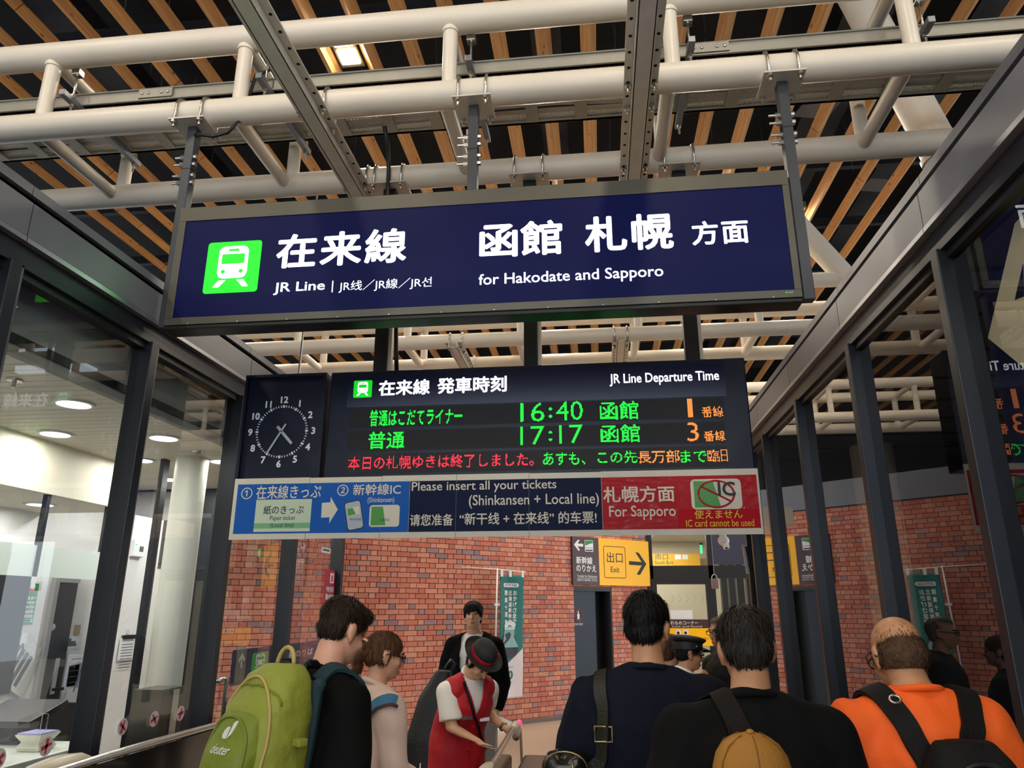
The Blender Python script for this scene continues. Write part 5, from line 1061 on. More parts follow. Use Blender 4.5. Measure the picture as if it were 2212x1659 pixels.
def sm(a): a = min(1., max(0., a)); return a * a * (3 - 2 * a)
class Person:
    def __init__(s, label, x, y, rz, H, skin, wide=1.0, depth=1.0, lean=0., hyaw=0., hpitch=0., hroll=0., headoff=(0, 0, 0), arms=None, hands=True, voxel=.009, face=False, hs=1.0, legs='trousers', legmat=None):
        s.root = thing('person', label, 'person', (x, y, 0)); s.loc = V3((x, y, 0)); s.R = RZ(rz); s.k = H / 1.72; s.lean = lean; s.wide = wide; s.depth = depth
        s.hc = V3((0, .02, 1.597)) + V3(headoff); s.HR = RZ(hyaw) @ RX(-hpitch) @ RY(hroll); s.skinm = skin; s.hs = hs
        w = wide
        A = dict(shL=(-.178 * w, -.01, 1.345), elL=(-.225 * w, -.03, 1.07), wrL=(-.225 * w, .05, .87), hdL=(0, .25, -1), shR=(.178 * w, -.01, 1.345), elR=(.225 * w, -.03, 1.07), wrR=(.225 * w, .05, .87), hdR=(0, .25, -1))
        if callable(arms): arms = arms(s)
        if arms: A.update(arms)
        s.A = {k: V3(v) for k, v in A.items()}; A = s.A
        b = Blob(); d = depth
        b.loft([(0, 0, .84, .165, .115), (0, 0, .93, .172, .12), (0, 0, 1.05, .148 * w, .105 * d), (0, 0, 1.18, .158 * w, .112 * d), (0, -.005, 1.29, .165 * w, .115 * d), (0, -.01, 1.36, .135 * w, .098 * d), (0, -.015, 1.42, .082 * w, .07)])
        b.chain([(0, -.02, 1.42), s.hc + s.HR @ V3((0, -.015, -.06))], [.062, .056])
        for q in ('L', 'R'):
            b.cap((0, -.025, 1.445), A['sh' + q], .05, .056); b.chain([A['sh' + q], A['sh' + q].lerp(A['el' + q], .5), A['el' + q], A['el' + q].lerp(A['wr' + q], .4), A['wr' + q]], [.056, .047, .040, .039, .027])
            s.hand(b, A['wr' + q], A['hd' + q], q)
            x_ = -.09 if q == 'L' else .09
            b.chain([(x_, 0, .88), (x_ * 1.0, .01, .48), (x_ * 1.05, -.02, .09)], [.088, .058, .042]); b.ell((x_ * 1.05, .05, .045), (.042, .12, .04))
        s.headprims(b)
        s.body = s.emit('body', b, skin, voxel, 4)
        # trousers and shoes
        if legs == 'skirt':
            s.emit('skirt', Blob().loft([(0, 0, .50, .215, .17), (0, 0, .75, .205, .16), (0, 0, .93, .185, .14), (0, 0, 1.02, .165, .125)]), legmat, .014, 6, lambda p: .006 * noise.noise(V3((p.x * 14, p.y * 14, p.z * 3))))
        t = Blob().loft([(0, 0, .80, .18, .135), (0, 0, .93, .185, .135), (0, 0, 1.02, .17 * max(1, w * .95), .125)])
        for x_ in ((-.095, .095) if legs == 'trousers' else ()): t.chain([(x_, 0, .86), (x_, .01, .48), (x_ * 1.05, -.015, .07)], [.105, .082, .068], True, False)
        if legs == 'trousers': s.emit('trousers', t, legmat or m_trous, .016, 6)
        for x_ in (-.097, .097): s.emit('shoe', Blob().ell((x_, .05, .05), (.05, .145, .05)).ell((x_, -.03, .075), (.045, .06, .055)), m_shoe, .012, 4)
    def W(s, v):
        """local body coordinates -> place"""
        v = V3(v)
        if s.lean and v.z > .9:
            a = math.radians(s.lean) * sm((v.z - .9) / .35); q = v - V3((0, 0, .95)); v = V3((q.x, q.y * math.cos(a) + q.z * math.sin(a), -q.y * math.sin(a) + q.z * math.cos(a))) + V3((0, 0, .95))
        return s.loc + s.R @ (v * s.k)
    def inv(s, p):
        q = s.R.transposed() @ ((V3(p) - s.loc) / s.k)
        g = q.copy()
        for _ in range(25):
            e = q - s.R.transposed() @ ((s.W(g) - s.loc) / s.k); g += e * .8
        return g
    def emit(s, name, blob, mat, voxel=.01, smooth=5, disp=None, parent=None, keep=False, cut=None):
        v, f, n = blob.skin(voxel, smooth)
        if cut: f = [q for q in f if not cut(v[list(q)].mean(0))]
        if disp: v = v + n * np.array([disp(V3(p)) for p in v])[:, None]
        w = [s.W(p) for p in v]
        o = mk(name, w, f, mat, parent or s.root, smooth=True)
        if keep: s.bvh = BVHTree.FromPolygons(w, f); s.lastv = w
        return o
    def H_(s, p): return s.hc + s.HR @ (V3(p) * s.hs)
    def hell(s, b, c, r): b.ell(s.H_(c), tuple(q * s.hs for q in r), s.HR)
    def headprims(s, b):
        for c, r in (((0, -.012, .033), (.073, .094, .086)), ((0, .026, -.03), (.061, .066, .084)), ((0, .048, -.078), (.040, .042, .033)), ((0, .080, .028), (.048, .014, .012)), ((0, .086, -.066), (.022, .010, .010)), ((.034, .066, -.025), (.024, .02, .022)), ((-.034, .066, -.025), (.024, .02, .022))): s.hell(b, c, r)
        b.cap(s.H_((0, .088, .012)), s.H_((0, .107, -.030)), .008 * s.hs, .0125 * s.hs)
        for q in (-1, 1):
            s.hell(b, (q * .077, -.010, -.006), (.009, .021, .034)); s.hell(b, (q * .083, -.018, .004), (.007, .014, .024)); s.hell(b, (q * .076, .0, -.036), (.007, .010, .012))
    def hand(s, b, w, d, side):
        d = V3(d).normalized(); sd = -1 if side == 'L' else 1
        inw = V3((-sd, 0, 0)); inw = (inw - d * inw.dot(d)).normalized(); fw = d.cross(inw) * (1 if side == 'L' else -1)   # palm faces inward, thumb forward
        if fw.y < 0: fw = -fw
        rot = Matrix((fw, inw, d)).transposed()
        b.ell(w + d * .05, (.040, .017, .055), rot); b.cap(w, w + d * .04, .026, .03)
        for i, (off, L) in enumerate(((.030, .062), (.010, .072), (-.010, .068), (-.029, .054))):
            p = w + d * .092 + fw * off; m = p + (d * .93 + inw * .35).normalized() * L * .55; e = m + (d * .7 + inw * .75).normalized() * L * .5
            b.chain([p - d * .02, p, m, e], [.010, .0098, .0090, .0078])
        p = w + d * .030 + fw * .036; b.chain([p - fw * .01, p + (d * .55 + fw * .75 + inw * .2).normalized() * .035, p + (d * .85 + fw * .45 + inw * .4).normalized() * .068], [.013, .011, .009])
    def facebits(s, brow=True, mat_brow=None):
        for q in (-1, 1):
            b = MB().ell(s.W(s.H_((q * .031, .0865, .006))), (.010 * s.k, .006 * s.k, .0055 * s.k), s.R @ s.HR, 12, 8); b.build('eye', m_eye, s.root, smooth=True)
            if brow: MB().path([s.W(s.H_(p)) for p in ((q * .016, .096, .026), (q * .034, .092, .030), (q * .050, .078, .026))], .0035, 6).build('eyebrow', mat_brow or m_hblack, s.root, smooth=True)
        MB().ell(s.W(s.H_((0, .0955, -.062))), (.020 * s.k, .004 * s.k, .0035 * s.k), s.R @ s.HR, 12, 6).build('lips', m_lip, s.root, smooth=True); MB().ell(s.W(s.H_((0, .0945, -.070))), (.017 * s.k, .004 * s.k, .004 * s.k), s.R @ s.HR, 12, 6).build('lips', m_lip, s.root, smooth=True)
    def hair(s, prims, mat, seed=0., amp=1.0, voxel=.0055, strands=2600, lock=.026, fringe=False):
        b = Blob()
        for c, r in prims: s.hell(b, c, r)
        HRt = s.HR.transposed()
        def disp(p):
            q = HRt @ (p - s.hc) / s.hs; th = math.atan2(q.x, q.y + .03); rr = math.hypot(q.x, q.y + .03)
            return amp * (.0045 * noise.noise(V3((math.sin(th) * 7, math.cos(th) * 7, q.z * 9 + seed))) + .0035 * noise.noise(V3((math.sin(th) * 24, math.cos(th) * 24, rr * 16 + seed))))
        v, f, n = b.skin(voxel, 2); v = v + n * np.array([disp(V3(p)) for p in v])[:, None]
        F = [tuple(q) for q in f]; vv = [V3(p) for p in v]; rg = random.Random(int(seed * 10) + 1); cr = s.H_((0, -.035, .12)); nv0 = len(vv)
        for _ in range(strands):       # short locks lying on the hair, combed away from the crown
            q = rg.choice(f); p = (vv[q[0]] + vv[q[2]]) / 2; nn = V3(n[q[0]]).normalized(); d = (p - cr)
            if fringe and (HRt @ (p - s.hc)).y > .03: d = V3((d.x * .3, d.y * .5, -1))
            d = d + V3((rg.uniform(-.03, .03), rg.uniform(-.03, .03), -.05)); d = (d - nn * d.dot(nn))
            if d.length < 1e-4: continue
            d.normalize(); sd = d.cross(nn); L = lock * rg.uniform(.6, 1.3); w_ = .0016 * rg.uniform(.7, 1.5); lift = rg.uniform(.05, .22); k = len(vv)
            a0 = p - nn * .001; a1 = p + d * L * .5 + nn * L * lift; a2 = p + d * L + nn * L * lift * .9 - V3((0, 0, L * .15))
            vv += [a0 - sd * w_, a0 + sd * w_, a1 + sd * w_, a1 - sd * w_, a2]; F += [(k, k + 1, k + 2, k + 3), (k + 3, k + 2, k + 4)]
        s.hv, s.hn, s.hf = v, n, f
        return mk('hair', [s.W(p) for p in vv], F, mat, s.root, smooth=True)
    def locks(s, name, n, mat, L0, keep, pts=None, seed=1):
        """loose hairs: on the hair surface (or on given scalp points) where keep(head-local point) holds"""
        rg = random.Random(seed); cr = s.H_((0, -.035, .12)); HRt = s.HR.transposed(); V = []; F = []
        for _ in range(n):
            if pts is None: q = rg.choice(s.hf); p = V3(s.hv[q[0]]); nn = V3(s.hn[q[0]]).normalized()
            else: p, nn = pts(rg)
            if not keep(HRt @ (p - s.hc) / s.hs, rg): continue
            d = (p - cr) + V3((rg.uniform(-.03, .03), rg.uniform(-.03, .03), -.05)); d = d - nn * d.dot(nn)
            if d.length < 1e-4: continue
            d.normalize(); sd = d.cross(nn); L = L0 * rg.uniform(.6, 1.3); w_ = .0006 * rg.uniform(.7, 1.5); lift = rg.uniform(.08, .24); k = len(V)
            a0 = p + nn * .0005; a1 = p + d * L * .5 + nn * (L * lift + .001); a2 = p + d * L + nn * (L * lift * .8 + .001)
            V += [a0 - sd * w_, a0 + sd * w_, a1 + sd * w_, a1 - sd * w_, a2]; F += [(k, k + 1, k + 2, k + 3), (k + 3, k + 2, k + 4)]
        return mk(name, [s.W(p) for p in V], F, mat, s.root, smooth=True, kind='stuff')
    def torso_shirt(s, name, mat, hem=.86, sleeve='short', loose=.014, wr=1.0, voxel=.011, neck=1.452, wrinkle=.006, cut=None):
        w, d = s.wide, s.depth; A = s.A; L = loose; b = Blob()
        b.loft([(0, 0, hem, .172 * w + L, .125 * d + L), (0, 0, .95, .174 * w + L, .125 * d + L), (0, 0, 1.06, .160 * w + L, .116 * d + L), (0, 0, 1.18, .164 * w + L, .118 * d + L), (0, -.005, 1.29, .168 * w + L, .119 * d + L), (0, -.01, 1.36, .138 * w + L * .8, .102 * d + L * .8), (0, -.015, 1.415, .09 * w + L * .5, .076 + L * .5), (0, -.018, neck, .068, .064)])
        for q in ('L', 'R'):
            b.cap((0, -.025, 1.427), A['sh' + q] if sleeve != 'none' else A['sh' + q] * .66 + V3((0, 0, 1.385 * .34)), .050 + L * .6, .058 + L)
            if sleeve == 'short':
                e = A['sh' + q].lerp(A['el' + q], .78); b.chain([A['sh' + q], A['sh' + q].lerp(A['el' + q], .4), e], [.063 + L, .064 + L, .062 + L * 1.4], True, False)
            elif sleeve == 'none': pass
            elif sleeve == 'long':
                b.chain([A['sh' + q], A['sh' + q].lerp(A['el' + q], .5), A['el' + q], A['el' + q].lerp(A['wr' + q], .5), A['el' + q].lerp(A['wr' + q], .97)], [.060 + L, .054 + L, .047 + L, .042 + L * .8, .032 + L * .6], True, False)
        sd = random.random() * 50
        def disp(p): return wrinkle * (noise.noise(V3((p.x * 7 + p.z * 5 + sd, p.y * 7, p.z * 4 - p.x * 6))) + .5 * noise.noise(V3((p.x * 16, p.y * 14 + sd, p.z * 11 + p.x * 9))))
        o = s.emit(name, b, mat, voxel, 5, disp, keep=True, cut=cut)
        return o
    def collar(s, mat, z=1.449, r=.069, th=.009, tilt=.02, name='collar'):
        pts = [s.W((r * math.cos(t), -.016 + r * .95 * math.sin(t), z + tilt * (-math.sin(t)))) for t in [2 * math.pi * i / 28 for i in range(28)]]
        MB().path(pts, th * s.k, 8, True).build(name, mat, s.root, smooth=True)
    def strap(s, pts, w, t, mat, name='strap', parent=None, off=.003, n=5, localpts=True):
        """flat strap laid over the clothes along guide points (body coordinates)"""
        P = [s.W(p) if localpts else V3(p) for p in pts]; Q = []
        for i in range(len(P) - 1):
            for j in range(n): Q.append(P[i].lerp(P[i + 1], j / n))
        Q.append(P[-1]); X = []; N = []
        for q in Q:
            h = s.bvh.find_nearest(q)
            nn = (q - h[0]); nn = h[1] if nn.dot(h[1]) <= 0 or nn.length < 1e-5 else nn.normalized()
            X.append(h[0] + h[1] * off); N.append(h[1])
        for _ in range(2):
            X = [X[0]] + [(X[i - 1] + X[i] * 2 + X[i + 1]) / 4 for i in range(1, len(X) - 1)] + [X[-1]]
            N = [N[0]] + [(N[i - 1] + N[i] * 2 + N[i + 1]) / 4 for i in range(1, len(N) - 1)] + [N[-1]]
        return MB().ribbon([x + n_ * off for x, n_ in zip(X, N)], N, w, t).build(name, mat, parent or s.root, smooth='auto'), X, N
    def glasses(s, mat=m_specs, full=True):
        h = s.H_
        for q in (-1, 1):
            ring_ = [s.W(h((q * .033 + .024 * math.cos(t), .103 - .004 * abs(math.cos(t)), .004 + .017 * math.sin(t)))) for t in [2 * math.pi * i / 16 for i in range(16)]]
            MB().path(ring_, .0026, 6, True).build('spectacle_rim', mat, s.root, smooth=True); MB().path([s.W(h((q * .058, .098, .008))), s.W(h((q * .082, .05, .012))), s.W(h((q * .086, -.008, .012))), s.W(h((q * .084, -.03, -.01)))], .0028, 6).build('spectacle_arm', mat, s.root, smooth=True)
        MB().path([s.W(h((-.010, .106, .006))), s.W(h((0, .110, .010))), s.W(h((.010, .106, .006)))], .0024, 6).build('spectacle_bridge', mat, s.root, smooth=True)
SHORT = [((0, -.016, .050), (.080, .100, .079)), ((0, -.045, .0), (.072, .060, .058)), ((.065, -.008, .034), (.013, .05, .036)), ((-.065, -.008, .034), (.013, .05, .036))]
def top_at(px, py, Y): return at_y(px, py, Y)

# --- man with green backpack
p = top_at(738, 1302, 2.85)
P1 = Person('man in black T-shirt wearing the lime green backpack, head bowed to the right', p.x - .085, 2.85, -33, p.z + .025, m_skinE, .84, 1.0, lean=7, hyaw=-3, hpitch=18, headoff=(.0, .015, .0), arms=dict(elR=(.20, .0, 1.06), wrR=(.19, .18, .92), elL=(-.21, .04, 1.09), wrL=(-.17, .24, 1.0), hdR=(0, 1, -.6), hdL=(0, 1, -.3)))
P1.hair(SHORT + [((0, .045, .085), (.066, .045, .032)), ((0, -.035, .07), (.07, .07, .055))], m_hbrown, 1., 1.25)
P1.locks('brown_sheen_locks', 700, M('hair_chestnut_sheen', '4A3220', .6, spec=.2), .026, lambda q, r: q.z > .0, seed=6)  # lighter strands paint a highlight into the upper hair
P1.torso_shirt('t_shirt', m_tee, .84, 'short', .02, wrinkle=.012); P1.collar(m_tee); bvh1 = P1
# green backpack
m_lime = M('lime_ripstop', '8A9130', .62, var=(5, .10), bump=(45, .35)); m_limed = M('olive_ripstop', '74801F', .62, var=(6, .1), bump=(45, .3)); m_petrol = M('petrol_webbing', '263C42', .75, bump=(150, .3), spec=.2); m_tan = M('tan_zip', 'B79F5A', .6)
bp = thing('backpack', 'lime green hiking backpack with petrol blue straps worn by the man in front', 'backpack', P1.W((0, -.28, .9)))
def emit_to(P, name, blob, mat, root, voxel=.009, smooth=6, disp=None):
    v, f, n = blob.skin(voxel, smooth)
    if disp: v = v + n * np.array([disp(V3(q)) for q in v])[:, None]
    return mk(name, [P.W(q) for q in v], f, mat, root, smooth=True)
bc = V3((.035, -.25, 1.20))
def pk(dx, dy, dz): return bc + V3((dx, dy, dz))
wr_ = lambda q: .006 * noise.noise(V3((q.x * 10, q.y * 10, q.z * 16))) + .003 * noise.noise(q * 34)
bag_o = emit_to(P1, 'main_bag', Blob().loft([(bc.x, bc.y, .90, .12, .09), (bc.x, bc.y, .95, .152, .118), (bc.x, bc.y, 1.15, .158, .125), (bc.x, bc.y, 1.32, .150, .112), (bc.x, bc.y + .015, 1.42, .128, .085), (bc.x, bc.y + .03, 1.465, .085, .05)], 32, 2.8), m_lime, bp, .009, 8, wr_)
poc_o = emit_to(P1, 'front_pocket', Blob().loft([(bc.x, bc.y - .09, .92, .10, .06), (bc.x, bc.y - .095, 1.0, .125, .078), (bc.x, bc.y - .095, 1.18, .122, .075), (bc.x, bc.y - .08, 1.285, .105, .055), (bc.x, bc.y - .065, 1.325, .07, .03)], 28, 2.8), m_limed, bp, .009, 7, wr_)
for q in (-1, 1): emit_to(P1, 'side_pocket', Blob().loft([(bc.x + q * .14, bc.y + .01, .92, .03, .08), (bc.x + q * .15, bc.y + .01, 1.05, .035, .09), (bc.x + q * .145, bc.y + .01, 1.13, .03, .085)], 20), m_limed if q < 0 else m_petrol, bp, .009, 5)
emit_to(P1, 'back_panel', Blob().rbox((bc.x, bc.y + .105, 1.18), (.14, .025, .25), .022), m_petrol, bp, .01, 4)
def surf(bvh, pts, off=.003): return [h[0] + h[1] * off for h in (bvh.find_nearest(q) for q in pts)]
def obj_bvh(o): return BVHTree.FromPolygons([v.co + org(o) for v in o.data.vertices], [tuple(q.vertices) for q in o.data.polygons])
bag_b, poc_b = obj_bvh(bag_o), obj_bvh(poc_o)
arc = [pk(.150 * math.cos(t), -.09 + .02 * math.sin(t), -.02 + .235 * max(-.9, math.sin(t))) for t in [math.pi * i / 20 for i in range(-4, 25)]]
MB().path(surf(bag_b, [P1.W(q) for q in arc]), .0055, 6).build('zip', m_tan, bp, smooth=True)
arc2 = [pk(.118 * math.cos(t), -.14, -.02 + .115 * max(-1, math.sin(t))) for t in [math.pi * i / 16 for i in range(-2, 19)]]
MB().path(surf(poc_b, [P1.W(q) for q in arc2]), .005, 6).build('pocket_zip', m_limed, poc_o, smooth=True)
arc3 = [pk(.13 * math.cos(t), -.05, .13 + .05 * math.sin(t)) for t in [math.pi * i / 12 for i in range(13)]]
MB().path(surf(bag_b, [P1.W(q) for q in arc3]), .004, 6).build('lid_seam', m_limed, bp, smooth=True)
MB().path([P1.W(pk(.05 * math.cos(t), .03, .255 + .065 * math.sin(t))) for t in [math.pi * i / 10 for i in range(11)]], .008, 8).build('haul_loop', m_tan, bp, smooth=True)
for q in (-1, 1):
    P1.strap([(bc.x + q * .06, -.16, 1.44), (q * .10, -.06, 1.50), (q * .115, .06, 1.46), (q * .125, .13, 1.32), (q * .14, .12, 1.15), (q * .17, .0, 1.02)], .058, .014, m_petrol, 'shoulder_strap', bp)
    a_ = P1.W((q * .085, -.13, 1.475)); MB().obox(a_, P1.R @ V3((.026, 0, 0)), P1.R @ V3((0, .012, -.01)), (0, 0, .004)).build('strap_buckle', m_black, bp, bevel=.003)
MB().obox(P1.W(pk(.175, .02, .03)), P1.R @ V3((.02, 0, 0)), P1.R @ V3((0, .018, 0)), (0, 0, .012)).build('side_loop', m_lime, bp, bevel=.004)
# maker's mark on the pocket
h_ = poc_b.ray_cast(P1.W(pk(.02, -.6, -.01)), P1.R @ V3((0, 1, 0))); PLg = Plane((h_[0] if h_[0] else P1.W(pk(-.035, -.178, .0))) + P1.R @ V3((0, -.012, 0)), P1.R @ V3((1, -.12, 0))); m_logo = M('logo_pale', 'DAD9C8', .6)
text_fit('logo_word', 'deuter', PLg, (-.045, .045, -.055, -.028), m_logo, poc_o, n=.004, bold=.01)
flat('logo_mark', [(-.018, -.012), (-.002, -.012), (-.002, .022), (-.012, .022), (-.022, .012), (-.024, -.002)], PLg, m_logo, poc_o, .002, .005); flat('logo_mark', [(.004, -.012), (.016, .002), (.022, .045), (.008, .036)], PLg, m_logo, poc_o, .002, .005)

for o_ in [c for c in poc_o.children if c.name.startswith('logo')]:       # lay the mark on the curved pocket
    top = max(v.co.dot(PLg.N) for v in o_.data.vertices)
    for v in o_.data.vertices:
        h_ = poc_b.ray_cast(v.co + org(o_) + PLg.N * .15, -PLg.N)
        if h_[0]: v.co = h_[0] + PLg.N * (.0015 + max(0, .003 - (top - v.co.dot(PLg.N)))) - org(o_)

# --- woman in pale pink shirt
p = top_at(818, 1374, 3.75)
P2 = Person('woman with tied-back brown hair and glasses in a pale pink shirt', p.x - .02, 3.75, -48, p.z + .02, m_skinE, .94, .95, lean=4, hyaw=-14, hpitch=8, arms=dict(elR=(.23, .03, 1.08), wrR=(.18, .2, 1.0), elL=(-.23, .0, 1.08), wrL=(-.2, .2, .95), hdR=(0, 1, -.2), hdL=(0, 1, -.4)), hs=1.02)
P2.hair([((0, -.016, .048), (.079, .100, .077)), ((0, -.06, .0), (.066, .055, .06)), ((.066, -.03, .012), (.013, .05, .05)), ((-.066, -.03, .012), (.013, .05, .05)), ((0, -.125, .03), (.028, .03, .028)), ((-.005, -.135, -.02), (.036, .03, .05)), ((-.008, -.125, -.08), (.03, .026, .045))], m_hlight, 2.)
P2.torso_shirt('shirt', m_pink, .80, 'long', .024, wrinkle=.014); P2.collar(m_pink, 1.452, .072, .014, .028); P2.glasses(); P2.facebits()
MB().ell(P2.W(P2.H_((0, -.115, .055))), (.02, .012, .012), P2.R).build('hair_clip', M('clip_cream', 'D8C9A8', .4), P2.root, smooth=True)
ob = thing('shoulder_bag', 'dark bag on a blue strap over the shoulder of the woman in pink', 'bag', P2.W((.2, -.15, .85))); m_blue = M('blue_webbing', '2F7296', .6)
sp_ = [at_y(x_, y_, 3.58) for x_, y_ in ((780, 1540), (800, 1526), (822, 1515), (845, 1507), (862, 1510))]; P2.strap(sp_, .05, .006, m_blue, 'strap', ob, off=.004, localpts=False); P2.strap([q_ + V3((0, 0, -.03)) for q_ in sp_], .012, .008, M('maroon_edge', '4A1F26', .6), 'strap_edge', ob, off=.005, localpts=False)
emit_to(P2, 'bag_body', Blob().rbox((.20, -.17, .93), (.10, .06, .12), .03), M('dark_bag', '2A2A33', .6), ob, .012, 5)

# --- man in navy jumper with leather bag
p = top_at(1400, 1287, 2.9)
P3 = Person('tall man in navy jumper seen from behind with a black leather strap bag', p.x - .01, 2.9, -6, p.z + .008, m_skinT, 1.2, 1.1, hyaw=-16, hpitch=3, headoff=(.0, .01, 0), arms=dict(elL=(-.30, -.03, 1.06), wrL=(-.22, .2, 1.0), hdL=(.2, 1, 0), elR=(.29, .03, 1.07), wrR=(.20, .26, 1.05), hdR=(-.2, 1, 0)))
P3.hair(SHORT + [((0, -.02, .075), (.068, .085, .06)), ((0, .05, .082), (.06, .045, .032))], m_hblack, 3.)
P3.torso_shirt('jumper', m_navyk, .80, 'long', .03, wrinkle=.014); P3.collar(m_navyk, 1.455, .071, .011)
lb = thing('leather_bag', 'black leather shoulder bag hanging at the left side of the man in navy', 'bag', P3.W((-.29, -.1, .85))); m_leather = M('black_leather', '15130F', .28, bump=(40, .4), coat=.2); m_strapl = M('olive_black_strap', '232217', .45, bump=(120, .4), spec=.35); m_brass = M('brass_buckle', 'A89968', .3, .9)
st, X, N = P3.strap([(-.155, .05, 1.41), (-.165, -.04, 1.43), (-.17, -.14, 1.38), (-.185, -.19, 1.28), (-.205, -.2, 1.18), (-.235, -.19, 1.10)], .045, .006, m_strapl, 'strap', lb, off=.004)
c_ = X[16]; MB().path([c_ + P3.R @ V3((dx, -.012, dz)) for dx, dz in ((-.03, -.024), (.03, -.024), (.03, .024), (-.03, .024))], .004, 6, True).build('buckle', m_brass, lb, smooth=True)
emit_to(P3, 'bag_body', Blob().rbox((-.285, -.16, 1.08), (.075, .075, .13), .035, RX(-6)), m_leather, lb, .009, 6, lambda q: .007 * noise.noise(q * 22)); MB().path([P3.W((-.275 + .07 * math.cos(t), -.215 - .02 * math.sin(t), 1.17 + .05 * math.sin(t))) for t in [math.pi * i / 10 for i in range(11)]], .0028, 6).build('bag_zip', m_brass, lb, smooth=True); MB().path([P3.W((-.25, -.24, 1.19)), P3.W((-.245, -.25, 1.12)), P3.W((-.247, -.243, 1.04))], .005, 6).build('zip_pull', m_brass, lb, smooth=True)

# --- man in black T-shirt, grey-streaked hair, sling bag
p = top_at(1617, 1311, 2.4)
P4 = Person('man with grey-streaked black hair in a black T-shirt seen from behind', p.x - .022, 2.4, 4, p.z + .012, m_skinT, 1.12, 1.1, hyaw=-4, hpitch=6, hroll=-3, headoff=(.012, .02, -.015), arms=dict(elL=(-.28, -.02, 1.06), wrL=(-.2, .18, 1.0), hdL=(.2, 1, 0), elR=(.26, .0, 1.06), wrR=(.18, .2, 1.0), hdR=(-.2, 1, 0)))
P4.hair(SHORT + [((0, -.03, .06), (.079, .085, .068)), ((0, -.058, .008), (.071, .052, .055))], m_hgrey, 4., 1.2)
P4.locks('grey_streaks', 900, M('hair_grey_streak', '5A5048', .6, spec=.15), .03, lambda q, r: r.random() < .3 + max(0, q.x) * 6, seed=4); P4.locks('brown_sheen_locks', 500, M('hair_brown_sheen', '4A3420', .6, spec=.2), .03, lambda q, r: q.z > .03, seed=5)  # brown strands paint a sheen on top; the grey is hair colour
P4.torso_shirt('t_shirt', m_tee, .80, 'short', .03, wrinkle=.013); P4.collar(m_tee, 1.452, .074, .011)
sb = thing('sling_bag', 'dark sling bag strap running diagonally across the back of the man in black', 'bag', P4.W((.16, -.2, .9))); m_sling = M('dark_brown_webbing', '1C1714', .75, bump=(150, .4), spec=.15)
P4.strap([(-.12, .07, 1.46), (-.10, -.03, 1.49), (-.085, -.13, 1.43), (-.05, -.19, 1.34), (-.01, -.2, 1.26), (.04, -.21, 1.16), (.10, -.21, 1.05)], [.05] * 6 + [.058] * 6 + [.064] * 19, .006, m_sling, 'strap', sb, off=.004)
st2, X, N = P4.strap([(-.085, -.15, 1.42), (-.068, -.19, 1.365)], .035, .012, m_sling, 'strap_pad', sb, off=.006)
emit_to(P4, 'bag_body', Blob().rbox((.12, -.20, .98), (.11, .05, .15), .04, RY(20)), m_sling, sb, .012, 6)
h_ = P4.bvh.find_nearest(P4.W((.0, -.2, 1.235))); Pt = Plane(h_[0] + h_[1] * .018, P4.R @ V3((1, 0, 0))); v_, f_, s_, z_ = text_geo('AVI', .01)
mk('strap_lettering', [Pt.O + (Pt.U * .42 - Pt.V * .9) * ((a_ - .5) * .06) + (Pt.U * .9 + Pt.V * .42) * ((b_ - .5) * .03) + Pt.N * .004 for a_, b_ in v_], f_, M('strap_grey', '4A4540', .6), sb)
# tan cap clipped on the sling
cpz = P4.W((.03, -.27, 1.02)); m_capt = M('tan_cotton', '9C6A22', .75, var=(8, .12), bump=(90, .35)); cpth = thing('baseball_cap', 'tan baseball cap clipped on the back of the man in black', 'cap', cpz)
cc_ = at_y(1625, 1668, 2.08); RC = P4.R @ RX(8)
MB().lathe(cc_, [(.097, -.06), (.098, -.02), (.096, .01), (.088, .04), (.07, .066), (.045, .083), (.02, .091), (.002, .093)], 36, RC, 1.0, .8).build('crown', m_capt, cpth, smooth=True)
MB().ell(cc_ + RC @ V3((0, 0, .095)), (.010, .010, .006), RC).build('top_button', m_capt, cpth, smooth=True)
for k in range(6):
    a_ = math.pi / 6 + k * math.pi / 3; MB().path([cc_ + RC @ V3((r_ * math.cos(a_), r_ * .8 * math.sin(a_), z_)) for r_, z_ in ((.098, -.05), (.0985, -.01), (.092, .035), (.07, .069), (.03, .0905))], .0018, 5).build('panel_seam', M('tan_seam', '7A5016', .8), cpth)
MB().path([cc_ + RC @ V3((.045 * math.cos(t), -.083 - .0, -.062 + .036 * math.sin(t))) for t in [math.pi * i / 10 for i in range(11)]], .005, 6).build('back_opening', m_black, cpth, smooth=True)
MB().lathe(cc_ + RC @ V3((0, .07, -.055)), [(.002, -.006), (.095, -.010), (.097, -.004), (.002, 0)], 28, RC, .9, .75).build('peak', m_capt, cpth, smooth='auto')

